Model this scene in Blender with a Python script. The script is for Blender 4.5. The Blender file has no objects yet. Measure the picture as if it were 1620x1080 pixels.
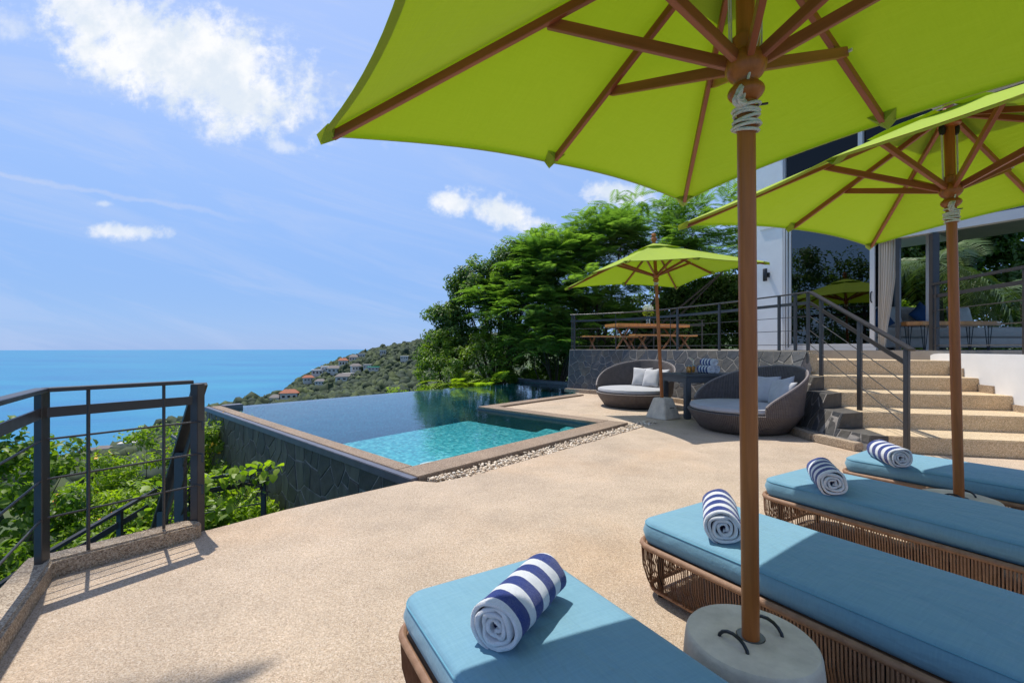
import bpy, bmesh, math, random
import numpy as np
from mathutils import Vector, Matrix
R = math.radians
random.seed(7); rng = np.random.default_rng(7)
S = bpy.context.scene
COL = S.collection

# ------------------------------------------------------------ camera, sky, sun
cam_data = bpy.data.cameras.new('camera'); cam = bpy.data.objects.new('camera', cam_data); COL.objects.link(cam)
cam.location = (0, 0, 1.25); cam.rotation_euler = (R(90), 0, 0)
cam_data.lens = 16.0; cam_data.sensor_width = 36.0; cam_data.shift_y = 0.0062
cam_data.clip_start = 0.05; cam_data.clip_end = 120000
S.camera = cam
S.view_settings.view_transform = 'Standard'; S.view_settings.look = 'None'
S.view_settings.gamma = 1; S.view_settings.use_curve_mapping = False
S.view_settings.exposure = 0.70
S.cycles.max_bounces = 8; S.cycles.transparent_max_bounces = 16; S.cycles.diffuse_bounces = 4
S.cycles.caustics_reflective = False; S.cycles.caustics_refractive = False
SUN_AZ, SUN_EL = -42.0, 67.5
sd = bpy.data.lights.new('sun', 'SUN'); sd.energy = 2.95; sd.angle = R(0.5); sd.color = (1.0, 0.96, 0.89)
sun = bpy.data.objects.new('sun', sd); COL.objects.link(sun)
v = Vector((math.sin(R(SUN_AZ)) * math.cos(R(SUN_EL)), math.cos(R(SUN_AZ)) * math.cos(R(SUN_EL)), math.sin(R(SUN_EL))))
sun.rotation_euler = v.to_track_quat('Z', 'Y').to_euler(); sun.location = v * 30


class NT:
    """small helper round a node tree"""
    def __init__(s, tree): s.t = tree; s.n = tree.nodes; s.l = tree.links
    def node(s, typ, ins=None, **kw):
        x = s.n.new(typ)
        for k, val in kw.items(): setattr(x, k, val)
        for k, val in (ins or {}).items():
            sock = x.inputs[k]
            if hasattr(val, 'is_linked'): s.l.new(val, sock)
            else: sock.default_value = val
        return x
    def m(s, op, a, b=0.0, c=0.0, clamp=False):
        x = s.node('ShaderNodeMath', {0: a, 1: b, 2: c}, operation=op); x.use_clamp = clamp
        return x.outputs[0]
    def vm(s, op, a, b=(0, 0, 0)):
        return s.node('ShaderNodeVectorMath', {0: a, 1: b}, operation=op).outputs[0]
    def noise(s, vec, scale, detail=4, rough=0.55, dist=0.0):
        return s.node('ShaderNodeTexNoise', {'Vector': vec, 'Scale': scale, 'Detail': detail, 'Roughness': rough, 'Distortion': dist}).outputs[0]
    def ramp(s, fac, stops, interp='LINEAR'):
        x = s.node('ShaderNodeValToRGB', {0: fac}); cr = x.color_ramp; cr.interpolation = interp
        while len(cr.elements) < len(stops): cr.elements.new(0.5)
        for e, (p, c) in zip(cr.elements, stops):
            e.position = p; e.color = (*c, 1) if len(c) == 3 else c
        return x.outputs[0]
    def mix(s, fac, a, b, mode='MIX'):
        x = s.node('ShaderNodeMix', data_type='RGBA', blend_type=mode)
        for i, val in ((0, fac), (6, a), (7, b)):
            if hasattr(val, 'is_linked'): s.l.new(val, x.inputs[i])
            else: x.inputs[i].default_value = (*val, 1) if isinstance(val, tuple) and len(val) == 3 else val
        return x.outputs[2]
    def sep(s, vec):
        x = s.node('ShaderNodeSeparateXYZ', {0: vec}); return x.outputs
    def comb(s, x, y, z=0.0):
        return s.node('ShaderNodeCombineXYZ', {0: x, 1: y, 2: z}).outputs[0]
    def smooth(s, val, lo, hi):
        x = s.node('ShaderNodeMapRange', {0: val, 1: lo, 2: hi, 3: 0.0, 4: 1.0}, interpolation_type='SMOOTHSTEP'); return x.outputs[0]


W = bpy.data.worlds.new('World'); S.world = W; W.use_nodes = True
w = NT(W.node_tree); bg = w.n['Background']; bg.inputs[1].default_value = 0.135
sky = w.node('ShaderNodeTexSky', sky_type='NISHITA', sun_disc=False, sun_elevation=R(SUN_EL), sun_rotation=R(SUN_AZ), altitude=150)
sky.air_density = 1.0; sky.dust_density = 0.4; sky.ozone_density = 1.4
dirv = w.node('ShaderNodeTexCoord').outputs['Generated']
X, Y, Z = w.sep(dirv)[:3]
Ys = w.m('MAXIMUM', Y, 0.08)
U = w.m('DIVIDE', X, Ys); V = w.m('DIVIDE', Z, Ys)
front = w.smooth(Y, 0.1, 0.3)
uv = w.comb(U, V)
fb = w.noise(uv, 7.0, 8, 0.62, 0.2); fb2 = w.noise(uv, 22.0, 5, 0.65, 0.1)
turb = w.m('ADD', w.m('MULTIPLY', w.m('SUBTRACT', fb, 0.5), 2.6), w.m('MULTIPLY', w.m('ADD', w.m('MULTIPLY', w.m('SUBTRACT', fb2, 0.5), 1.35), w.m('MULTIPLY', w.m('SUBTRACT', w.noise(uv, 60.0, 5, .6), .5), .6)), 1.0))
CLOUDS = [(-.72, .635, .30, .10, 20, 1.0), (-.90, .74, .15, .07, 25, .95), (-.66, .60, .18, .07, 20, .95), (-.60, .57, .12, .05, 24, .9), (-.635, .53, .055, .02, 20, .6),
          (-.50, .441, .045, .02, 12, .6), (-.852, .255, .085, .02, 3, .85), (-1.10, .705, .06, .04, 20, .5), (-.902, .317, .025, .009, 0, .5),
          (-.02, .298, .11, .038, 18, 1.0), (-.13, .315, .06, .026, 5, .95), (.255, .335, .09, .032, 5, .9), (.06, .275, .05, .02, 15, .8), (-1.5, .5, .2, .06, 10, .8),
          (1.6, .5, .3, .08, 5, .8), (.75, .95, .3, .1, 10, .8)]
mask = None
for cx, cy, rx, ry, ang, st in CLOUDS:
    ca, sa = math.cos(R(ang)), math.sin(R(ang))
    du = w.m('SUBTRACT', U, cx); dv = w.m('SUBTRACT', V, cy)
    p = w.m('DIVIDE', w.m('SUBTRACT', w.m('MULTIPLY', du, ca), w.m('MULTIPLY', dv, sa)), rx)
    q = w.m('DIVIDE', w.m('ADD', w.m('MULTIPLY', du, sa), w.m('MULTIPLY', dv, ca)), ry)
    d = w.m('SQRT', w.m('ADD', w.m('MULTIPLY', p, p), w.m('MULTIPLY', q, q)))
    val = w.m('ADD', w.m('SUBTRACT', 1.0, d), turb)
    if rx > .14: val = w.m('ADD', val, .28)
    mk = w.m('MULTIPLY', w.smooth(val, -0.2, 0.75), st)
    mk = w.m('MULTIPLY', mk, w.smooth(d, 2.2, 1.2))
    mask = mk if mask is None else w.m('MAXIMUM', mask, mk)
mask = w.m('MULTIPLY', mask, front)
# thin high veil everywhere, drawn out along the wind
veil_uv = w.comb(w.m('ADD', w.m('MULTIPLY', U, 1.0), w.m('MULTIPLY', V, 1.2)), w.m('MULTIPLY', w.m('SUBTRACT', V, w.m('MULTIPLY', U, -0.25)), 5.0))
veil = w.m('MULTIPLY', w.smooth(w.noise(veil_uv, 2.4, 8, 0.64, 0.7), 0.43, 0.68), front)
dome = w.smooth(w.noise(w.comb(w.m('MULTIPLY', X, 1.0), w.m('MULTIPLY', Y, 1.0), w.m('MULTIPLY', Z, 3.0)), 2.5, 7, 0.62, 0.4), 0.5, 0.8)
streak = w.m('SUBTRACT', V, w.m('ADD', 0.178, w.m('MULTIPLY', U, -0.178)))
streak = w.m('ADD', streak, w.m('MULTIPLY', w.m('SUBTRACT', fb, 0.5), 0.05))
trail = w.m('MULTIPLY', w.smooth(w.m('ABSOLUTE', streak), 0.009, 0.001), w.m('MULTIPLY', w.smooth(U, -0.5, -0.75), front))
thin = w.m('ADD', w.m('MULTIPLY', veil, 0.3), w.m('ADD', w.m('MULTIPLY', dome, w.m('SUBTRACT', .4, w.m('MULTIPLY', front, .36))), w.m('MULTIPLY', w.smooth(Z, .05, .5), 0.26)))
thin = w.m('ADD', thin, w.m('MULTIPLY', trail, 0.4), clamp=True)
skyc = w.node('ShaderNodeHueSaturation', {'Hue': 0.508, 'Saturation': 1.02, 'Value': 1.0, 'Color': sky.outputs[0]}).outputs[0]
hz = w.smooth(Z, 0.85, 0.05)
skyc = w.mix(w.m('MULTIPLY', hz, 0.88), skyc, (.93, 1.82, 3.75))
skyc = w.mix(thin, skyc, (2.5, 3.0, 4.2))
shade = w.m('SUBTRACT', w.noise(uv, 10.0, 5, 0.6, 0.0), 0.5)
cc = w.mix(w.smooth(shade, -0.12, 0.16), (3.5, 3.85, 4.3), (4.5, 4.55, 4.65))
skyc = w.mix(mask, skyc, cc)
w.l.new(skyc, bg.inputs[0])

# ------------------------------------------------------------ helpers
def tag(o, label=None, cat=None, group=None, kind=None):
    if label: o['label'] = label
    if cat: o['category'] = cat
    if group: o['group'] = group
    if kind: o['kind'] = kind
    return o

def empty(name, loc, label, cat, group=None, rz=0.0):
    o = bpy.data.objects.new(name, None); COL.objects.link(o); o.location = loc; o.rotation_euler = (0, 0, rz)
    o.empty_display_size = 0.2
    return tag(o, label, cat, group)

def link(name, me, mat, parent=None, loc=(0, 0, 0)):
    o = bpy.data.objects.new(name, me); COL.objects.link(o); o.location = loc
    if parent: o.parent = parent
    if mat and not me.materials: me.materials.append(mat)
    return o

class MB:
    """collects shapes into one mesh"""
    def __init__(s): s.v = []; s.f = []
    def add(s, vs, fs):
        k = len(s.v); s.v.extend([tuple(p) for p in vs]); s.f.extend([tuple(i + k for i in f) for f in fs]); return s
    def box(s, c, d, rz=0.0, M=None):
        x, y, z = d[0] / 2, d[1] / 2, d[2] / 2
        vs = [Vector((i * x, j * y, k * z)) for i in (-1, 1) for j in (-1, 1) for k in (-1, 1)]
        if M is None: M = Matrix.Rotation(rz, 3, 'Z')
        vs = [M @ p + Vector(c) for p in vs]
        return s.add(vs, [(0, 1, 3, 2), (4, 6, 7, 5), (0, 4, 5, 1), (2, 3, 7, 6), (0, 2, 6, 4), (1, 5, 7, 3)])
    def bar(s, p, q, wd, ht, up=(0, 0, 1)):
        p = Vector(p); q = Vector(q); d = (q - p); L = d.length; d.normalize(); up = Vector(up)
        x = d.cross(up)
        if x.length < 1e-4: x = d.cross(Vector((1, 0, 0)))
        x.normalize(); y = x.cross(d)
        M = Matrix((x, d, y)).transposed()
        return s.box((p + q) / 2, (wd, L, ht), M=M)
    def tube(s, pts, r, n=8, cap=True):
        pts = [Vector(p) for p in pts]; m = len(pts)
        rr = r if isinstance(r, (list, tuple)) else [r] * m
        vs = []; prev = None
        for i, p in enumerate(pts):
            t = (pts[min(i + 1, m - 1)] - pts[max(i - 1, 0)]).normalized()
            if prev is None:
                a = t.cross(Vector((0, 0, 1)))
                if a.length < 1e-3: a = t.cross(Vector((1, 0, 0)))
            else: a = prev - t * prev.dot(t)
            a.normalize(); b = t.cross(a); prev = a
            for j in range(n):
                g = 2 * math.pi * j / n
                vs.append(p + (a * math.cos(g) + b * math.sin(g)) * rr[i])
        fs = [(i * n + j, i * n + (j + 1) % n, (i + 1) * n + (j + 1) % n, (i + 1) * n + j) for i in range(m - 1) for j in range(n)]
        if cap: fs += [tuple(range(n - 1, -1, -1)), tuple(range((m - 1) * n, m * n))]
        return s.add(vs, fs)
    def ring(s, pts, r, n=6):
        """closed tube"""
        pts = [Vector(p) for p in pts]; m = len(pts); vs = []
        for i, p in enumerate(pts):
            t = (pts[(i + 1) % m] - pts[i - 1]).normalized(); a = t.cross(Vector((0, 0, 1)))
            if a.length < 1e-3: a = Vector((1, 0, 0))
            a.normalize(); b = t.cross(a)
            for j in range(n):
                g = 2 * math.pi * j / n; vs.append(p + (a * math.cos(g) + b * math.sin(g)) * r)
        return s.add(vs, [(i * n + j, i * n + (j + 1) % n, ((i + 1) % m) * n + (j + 1) % n, ((i + 1) % m) * n + j) for i in range(m) for j in range(n)])
    def lathe(s, prof, n=24, c=(0, 0, 0), sx=1.0, sy=1.0):
        vs = [(c[0] + r * sx * math.cos(2 * math.pi * j / n), c[1] + r * sy * math.sin(2 * math.pi * j / n), c[2] + z) for r, z in prof for j in range(n)]
        m = len(prof)
        fs = [(i * n + j, i * n + (j + 1) % n, (i + 1) * n + (j + 1) % n, (i + 1) * n + j) for i in range(m - 1) for j in range(n)]
        fs += [tuple(range(n - 1, -1, -1)), tuple(range((m - 1) * n, m * n))]
        return s.add(vs, fs)
    def prism(s, poly, z0, z1):
        n = len(poly)
        zz0 = z0 if hasattr(z0, '__len__') else [z0] * n; zz1 = z1 if hasattr(z1, '__len__') else [z1] * n
        vs = [(p[0], p[1], zz0[i]) for i, p in enumerate(poly)] + [(p[0], p[1], zz1[i]) for i, p in enumerate(poly)]
        fs = [(i, (i + 1) % n, n + (i + 1) % n, n + i) for i in range(n)] + [tuple(range(n - 1, -1, -1)), tuple(range(n, 2 * n))]
        return s.add(vs, fs)
    def build(s, name, mat, parent=None, off=(0, 0, 0), smooth=False, bevel=0.0, seg=2, recalc=True):
        me = bpy.data.meshes.new(name)
        o3 = Vector(off)
        me.from_pydata([tuple(Vector(p) - o3) for p in s.v], [], s.f)
        if recalc:
            bm = bmesh.new(); bm.from_mesh(me); bmesh.ops.recalc_face_normals(bm, faces=bm.faces)
            if bevel: bmesh.ops.bevel(bm, geom=[e for e in bm.edges if e.calc_face_angle(0) > 0.6], offset=bevel, segments=seg, affect='EDGES', clamp_overlap=True)
            bm.to_mesh(me); bm.free()
        if smooth:
            me.polygons.foreach_set('use_smooth', [True] * len(me.polygons))
            try: me.set_sharp_from_angle(angle=R(45))
            except Exception: pass
        return link(name, me, mat, parent)

def np_mesh(name, verts, faces, mat, parent=None, tint=None, smooth=False, off=None):
    """numpy mesh with faces of one size, tint per face corner group"""
    me = bpy.data.meshes.new(name); verts = np.asarray(verts, np.float32); faces = np.asarray(faces, np.int32)
    if off is not None: verts = verts - np.asarray(off, np.float32)
    k = faces.shape[1]
    me.vertices.add(len(verts)); me.vertices.foreach_set('co', verts.ravel())
    me.loops.add(faces.size); me.loops.foreach_set('vertex_index', faces.ravel())
    me.polygons.add(len(faces)); me.polygons.foreach_set('loop_start', np.arange(0, faces.size, k, dtype=np.int32))
    me.polygons.foreach_set('loop_total', np.full(len(faces), k, np.int32))
    if tint is not None:
        a = me.attributes.new('tint', 'FLOAT', 'POINT'); a.data.foreach_set('value', np.asarray(tint, np.float32))
    me.update(calc_edges=True); me.validate()
    if smooth: me.polygons.foreach_set('use_smooth', [True] * len(me.polygons))
    return link(name, me, mat, parent)

# ------------------------------------------------------------ materials
MATS = {}
def new_mat(name):
    m = bpy.data.materials.new(name); m.use_nodes = True; t = NT(m.node_tree); MATS[name] = m
    return m, t, t.n['Principled BSDF']

def mat(name, c1, c2=None, scale=6.0, rough=0.6, bump=0.0, bscale=60.0, metal=0.0, spec=0.5, detail=6, coat=0.0, contrast=(0.3, 0.7), stretch=None, rv=0.0):
    m, t, b = new_mat(name)
    co = t.node('ShaderNodeTexCoord').outputs['Object']
    if stretch: co = t.vm('MULTIPLY', co, stretch)
    c2 = c2 or tuple(x * 0.75 for x in c1)
    n = t.noise(co, scale, detail, 0.6)
    t.l.new(t.ramp(n, [(contrast[0], c1), (contrast[1], c2)]), b.inputs['Base Color'])
    b.inputs['Roughness'].default_value = rough; b.inputs['Metallic'].default_value = metal
    b.inputs['Specular IOR Level'].default_value = spec
    if rv: t.l.new(t.m('ADD', rough, t.m('MULTIPLY', t.m('SUBTRACT', t.noise(co, scale * 2.3, 3), 0.5), rv)), b.inputs['Roughness'])
    if coat: b.inputs['Coat Weight'].default_value = coat; b.inputs['Coat Roughness'].default_value = 0.15
    if bump:
        bn = t.node('ShaderNodeBump', {'Height': t.noise(co, bscale, 4, 0.6), 'Strength': bump, 'Distance': 0.01})
        t.l.new(bn.outputs[0], b.inputs['Normal'])
    return m

def aggregate(name, tones, grit=170.0, rough=0.85, stain=(0.75, 1.1)):
    """washed pebble terrazzo: small grains of several tones, soft stains, grain relief"""
    m, t, b = new_mat(name)
    geo = t.node('ShaderNodeNewGeometry').outputs['Position']
    vo = t.node('ShaderNodeTexVoronoi', {'Vector': geo, 'Scale': grit}, feature='F1')
    g = t.sep(vo.outputs['Color'])[0]
    col = t.ramp(g, [(i / (len(tones) - 1), c) for i, c in enumerate(tones)])
    med = t.noise(geo, 62.0, 5, 0.75)
    st = t.noise(geo, 1.3, 7, 0.68)
    f = t.m('MULTIPLY', t.node('ShaderNodeMapRange', {0: med, 1: 0.3, 2: 0.7, 3: 0.74, 4: 1.2}).outputs[0],
            t.node('ShaderNodeMapRange', {0: st, 1: 0.3, 2: 0.72, 3: stain[0], 4: stain[1]}).outputs[0])
    col = t.mix(1.0, col, t.comb(f, f, f), 'MULTIPLY')
    warm = t.smooth(t.noise(t.vm('ADD', geo, (7, 3, 1)), 0.8, 6, 0.6), 0.45, 0.75)
    col = t.mix(t.m('MULTIPLY', warm, 0.35), col, t.mix(1.0, col, (1.12, 0.93, 0.72), 'MULTIPLY'))
    t.l.new(col, b.inputs['Base Color']); b.inputs['Roughness'].default_value = rough
    h = t.m('ADD', t.m('MULTIPLY', vo.outputs['Distance'], -1.2), t.m('MULTIPLY', med, 1.5))
    t.l.new(t.node('ShaderNodeBump', {'Height': h, 'Strength': 0.5, 'Distance': 0.006}).outputs[0], b.inputs['Normal'])
    return m

M_deck = aggregate('washed_pebble_deck', [(.29, .205, .135), (.49, .365, .25), (.58, .445, .315), (.55, .42, .295), (.72, .61, .49)], 290)
M_kerb = aggregate('washed_pebble_kerb', [(.2, .14, .09), (.4, .3, .2), (.5, .39, .27), (.68, .56, .42)], 170, stain=(.6, 1.1))
M_coping = aggregate('washed_pebble_coping', [(.13, .09, .06), (.27, .19, .13), (.33, .24, .17), (.42, .33, .25)], 170)
M_step = aggregate('washed_pebble_step', [(.34, .23, .12), (.58, .43, .25), (.70, .54, .34), (.80, .67, .48)], 220, stain=(.85, 1.12))
M_floor = mat('terrace_floor_tile', (.33, .29, .24), (.26, .23, .19), 4, .7, .1, 90)
M_slate = mat('dark_slate_stone', (.046, .045, .044), (.095, .09, .084), 7, .55, .55, 30, rv=.3, contrast=(.35, .75))
M_slate2 = mat('blue_black_slate_stone', (.034, .036, .040), (.066, .068, .072), 9, .5, .5, 34, rv=.3)
M_slate3 = mat('brownish_slate_stone', (.062, .055, .046), (.11, .1, .085), 8, .65, .6, 30)
M_wetslate = mat('streaked_grey_slate', (.07, .066, .054), (.19, .175, .14), 5, .6, .6, 24, contrast=(.35, .8), stretch=(1, 1, .18))
M_mortar = mat('pale_mortar', (.34, .31, .28), (.17, .155, .14), 12, .9, .5, 60)
M_mortar_dark = mat('stained_mortar', (.20, .19, .15), (.06, .06, .05), 3, .9, .6, 50, stretch=(1, 1, .3))
M_edge = mat('dark_slate_coping', (.13, .13, .16), (.09, .09, .11), 5, .4, .15, 40)
M_steel = mat('dark_grey_painted_steel', (.036, .033, .032), (.026, .023, .022), 8, .38, .06, 200, spec=.6, rv=.2)
M_steelweb = mat('brown_grey_painted_steel', (.06, .052, .05), (.04, .034, .032), 8, .4, .06, 200, spec=.6)
M_white = mat('white_render', (.8, .8, .79), (.72, .72, .71), 2.5, .8, .2, 120)
M_alu = mat('white_aluminium', (.62, .6, .57), (.56, .54, .52), 3, .35, .0, 10, spec=.6)
M_black = mat('black_metal', (.012, .012, .013), (.02, .02, .02), 8, .4)
M_concrete = mat('grey_cast_concrete', (.72, .63, .50), (.44, .38, .30), 7, .9, .35, 60, contrast=(.3, .72), detail=9)
M_pebble = mat('cream_pebble', (.72, .62, .5), (.5, .4, .3), 9, .7, .1, 60)
M_pebble2 = mat('grey_pebble', (.3, .29, .27), (.2, .2, .2), 9, .7, .1, 60)
M_wicker_tan = mat('tan_woven_cord', (.34, .19, .11), (.22, .115, .06), 30, .55, .3, 300)
M_cream = mat('cream_curtain_cloth', (.85, .76, .64), (.76, .67, .55), 12, .9, .2, 200, stretch=(1, 1, .2))
M_sofa = mat('grey_sofa_cloth', (.60, .54, .48), (.52, .47, .41), 10, .95, .25, 260)
M_pillow = mat('pale_grey_pillow_cloth', (.50, .49, .49), (.42, .41, .41), 8, .95, .3, 220)
M_bluepillow = mat('deep_blue_pillow_cloth', (.02, .07, .17), (.015, .05, .12), 8, .95, .3, 220)
M_greycush = mat('light_grey_cushion_cloth', (.42, .42, .43), (.35, .35, .36), 4, .95, .35, 180)
M_rope = mat('cream_cotton_rope', (.88, .82, .72), (.7, .64, .54), 80, .95, .8, 260)
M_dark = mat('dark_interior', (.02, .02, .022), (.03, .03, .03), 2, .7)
M_woodslab = mat('honey_wood_slab', (.68, .32, .08), (.42, .17, .045), 3, .45, .2, 50, stretch=(6, 6, 1), coat=.2)
M_bark = mat('brown_bark', (.10, .075, .055), (.05, .038, .028), 14, .95, .9, 30, stretch=(1, 1, .3))
M_glassware = None

def wood(name, c1, c2, axis=2):
    m, t, b = new_mat(name); co = t.node('ShaderNodeTexCoord').outputs['Object']
    sc = [38, 38, 38]; sc[axis] = 2.2
    n = t.noise(t.vm('MULTIPLY', co, tuple(sc)), 1.0, 6, 0.65, 0.4); n2 = t.noise(co, 2.0, 3)
    col = t.ramp(t.m('ADD', t.m('MULTIPLY', n, 0.7), t.m('MULTIPLY', n2, 0.3)), [(.3, c1), (.7, c2)])
    t.l.new(col, b.inputs['Base Color']); b.inputs['Roughness'].default_value = .38
    b.inputs['Coat Weight'].default_value = .08; b.inputs['Coat Roughness'].default_value = .2; b.inputs['Specular IOR Level'].default_value = .35
    t.l.new(t.node('ShaderNodeBump', {'Height': n, 'Strength': .15, 'Distance': .003}).outputs[0], b.inputs['Normal'])
    return m
M_wood = wood('varnished_red_brown_wood', (.24, .062, .010), (.50, .155, .030))
M_wood2 = wood('varnished_rib_wood', (.22, .058, .022), (.38, .11, .042), 1)

def weave(name, c1, c2, sc, vert=True, bump=0.8, rough=0.6):
    """woven strands: fine grid of ridges in object space round the z axis"""
    m, t, b = new_mat(name); co = t.node('ShaderNodeTexCoord').outputs['Object']
    x, y, z = t.sep(co)[:3]
    ang = t.m('ARCTAN2', y, x)
    s1 = t.m('SINE', t.m('MULTIPLY', ang, sc)); s2 = t.m('SINE', t.m('MULTIPLY', z, 300.0))
    h = t.m('MULTIPLY', t.m('ADD', s1, 1.0), t.m('ADD', t.m('MULTIPLY', s2, 0.35), 0.8))
    n = t.noise(co, 14, 5, .6)
    f = t.m('ADD', t.m('MULTIPLY', h, .3), t.m('MULTIPLY', n, .6))
    t.l.new(t.ramp(f, [(.25, c1), (.85, c2)]), b.inputs['Base Color']); b.inputs['Roughness'].default_value = rough
    t.l.new(t.node('ShaderNodeBump', {'Height': h, 'Strength': bump, 'Distance': .006}).outputs[0], b.inputs['Normal'])
    return m
M_wicker = weave('grey_brown_wicker', (.055, .043, .04), (.17, .14, .128), 190)
M_wickertable = mat('slate_grey_wicker', (.05, .058, .066), (.085, .095, .105), 60, .55, .8, 130)

def cloth(name, c, c2, weave_scale=700.0, trans=0.0, tcol=None, rough=.9, wr=0.25):
    m, t, b = new_mat(name); co = t.node('ShaderNodeTexCoord').outputs['Object']
    x, y, z = t.sep(co)[:3]
    n1 = t.noise(t.vm('MULTIPLY', co, (160, 8, 30)), 1, 3, .6); n2 = t.noise(t.vm('MULTIPLY', co, (8, 160, 30)), 1, 3, .6)
    big = t.noise(co, 2.2, 5, .6); f = t.m('ADD', t.m('MULTIPLY', t.m('ADD', n1, n2), .38), t.m('MULTIPLY', big, .25))
    t.l.new(t.ramp(f, [(.35, c2), (.65, c)]), b.inputs['Base Color']); b.inputs['Roughness'].default_value = rough
    b.inputs['Specular IOR Level'].default_value = .25; b.inputs['Sheen Weight'].default_value = .15
    h = t.m('ADD', t.m('MULTIPLY', t.m('ADD', n1, n2), .25), t.m('MULTIPLY', t.noise(co, 5.0, 4, .6, .6), 1.6))
    bn = t.node('ShaderNodeBump', {'Height': h, 'Strength': wr, 'Distance': .01}).outputs[0]
    if wr > .25:
        cr = t.noise(t.vm('MULTIPLY', co, (3.2, 1.6, 4.0)), 1.0, 3, .55, 1.6)
        bn = t.node('ShaderNodeBump', {'Height': cr, 'Strength': wr, 'Distance': .05 if wr > .4 else .03, 'Normal': bn}).outputs[0]
    t.l.new(bn, b.inputs['Normal'])
    if trans:
        tr = t.node('ShaderNodeBsdfTranslucent', {'Color': (*tcol, 1), 'Normal': bn})
        mx = t.node('ShaderNodeMixShader', {0: trans, 1: b.outputs[0], 2: tr.outputs[0]})
        t.l.new(mx.outputs[0], t.n['Material Output'].inputs[0])
    return m
M_lime = cloth('lime_green_canvas', (.43, .55, .035), (.385, .505, .03), trans=.27, tcol=(.215, .33, .002), wr=.3)
M_limehem = cloth('lime_green_hem', (.34, .42, .03), (.3, .38, .025), trans=.15, tcol=(.3, .36, .01), wr=.3)
M_teal = cloth('teal_blue_cushion_canvas', (.175, .335, .42), (.14, .285, .37), wr=.42)
M_tealpipe = mat('teal_blue_piping', (.13, .32, .42), (.1, .26, .35), 10, .9)

# striped towel: bands along the roll axis (local y), white selvedge at the ends
def towel_mat():
    m, t, b = new_mat('navy_and_white_striped_terry'); co = t.node('ShaderNodeTexCoord').outputs['Object']
    x, y, z = t.sep(co)[:3]
    yy = t.m('ADD', y, t.m('MULTIPLY', t.m('SUBTRACT', t.noise(co, 9, 2), .5), .012))
    ph = t.m('FRACT', t.m('DIVIDE', t.m('ADD', yy, .158), .095))
    st = t.m('MULTIPLY', t.m('LESS_THAN', ph, .54), t.m('GREATER_THAN', yy, -.158))
    fuzz = t.noise(co, 420, 3, .7)
    white = t.ramp(fuzz, [(.3, (.6, .61, .64)), (.7, (.88, .88, .88))]); navy = t.ramp(fuzz, [(.3, (.007, .02, .13)), (.7, (.016, .045, .27))])
    t.l.new(t.mix(st, white, navy), b.inputs['Base Color']); b.inputs['Roughness'].default_value = 1.0; b.inputs['Specular IOR Level'].default_value = .1
    b.inputs['Sheen Weight'].default_value = .3
    t.l.new(t.node('ShaderNodeBump', {'Height': t.m('ADD', fuzz, t.m('MULTIPLY', t.noise(co, 30, 3), 1.5)), 'Strength': .7, 'Distance': .008}).outputs[0], b.inputs['Normal'])
    return m
M_towel = towel_mat()

def leaf_mat(name, dark, light, trans=.3, gloss=.45, tcol=None):
    m, t, b = new_mat(name)
    a = t.node('ShaderNodeAttribute', attribute_name='tint').outputs['Fac']
    co = t.node('ShaderNodeTexCoord').outputs['Object']
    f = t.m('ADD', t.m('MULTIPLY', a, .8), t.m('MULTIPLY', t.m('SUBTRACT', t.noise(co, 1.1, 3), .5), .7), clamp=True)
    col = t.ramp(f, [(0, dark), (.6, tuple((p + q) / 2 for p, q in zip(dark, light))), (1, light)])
    t.l.new(col, b.inputs['Base Color']); b.inputs['Roughness'].default_value = gloss; b.inputs['Specular IOR Level'].default_value = .4
    tc = t.mix(1.0, col, tcol or (1.5, 1.7, .5), 'MULTIPLY')
    tr = t.node('ShaderNodeBsdfTranslucent', {'Color': tc})
    mx = t.node('ShaderNodeMixShader', {0: trans, 1: b.outputs[0], 2: tr.outputs[0]})
    t.l.new(mx.outputs[0], t.n['Material Output'].inputs[0])
    return m
M_leafdark = leaf_mat('dark_glossy_leaf', (.038, .085, .02), (.20, .30, .055), .42, .45)
M_leafbright = leaf_mat('bright_leaf', (.10, .19, .018), (.40, .50, .04), .48)
M_leafmix = leaf_mat('mixed_leaf', (.05, .12, .018), (.30, .40, .04), .45)
M_feather = leaf_mat('feathery_leaf', (.065, .145, .035), (.26, .38, .09), .52, .55)
M_palmleaf = leaf_mat('palm_leaflet', (.03, .07, .016), (.16, .22, .05), .2, .3)
M_forest = leaf_mat('far_forest', (.012, .030, .014), (.10, .13, .035), .1, .8)
M_yellow = mat('yellow_petal', (.75, .5, .02), (.8, .35, .01), 9, .6)
M_orange = mat('orange_petal', (.7, .16, .03), (.7, .28, .04), 9, .6)
M_whiteflower = mat('white_petal', (.8, .8, .7), (.6, .7, .45), 9, .7)

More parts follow.
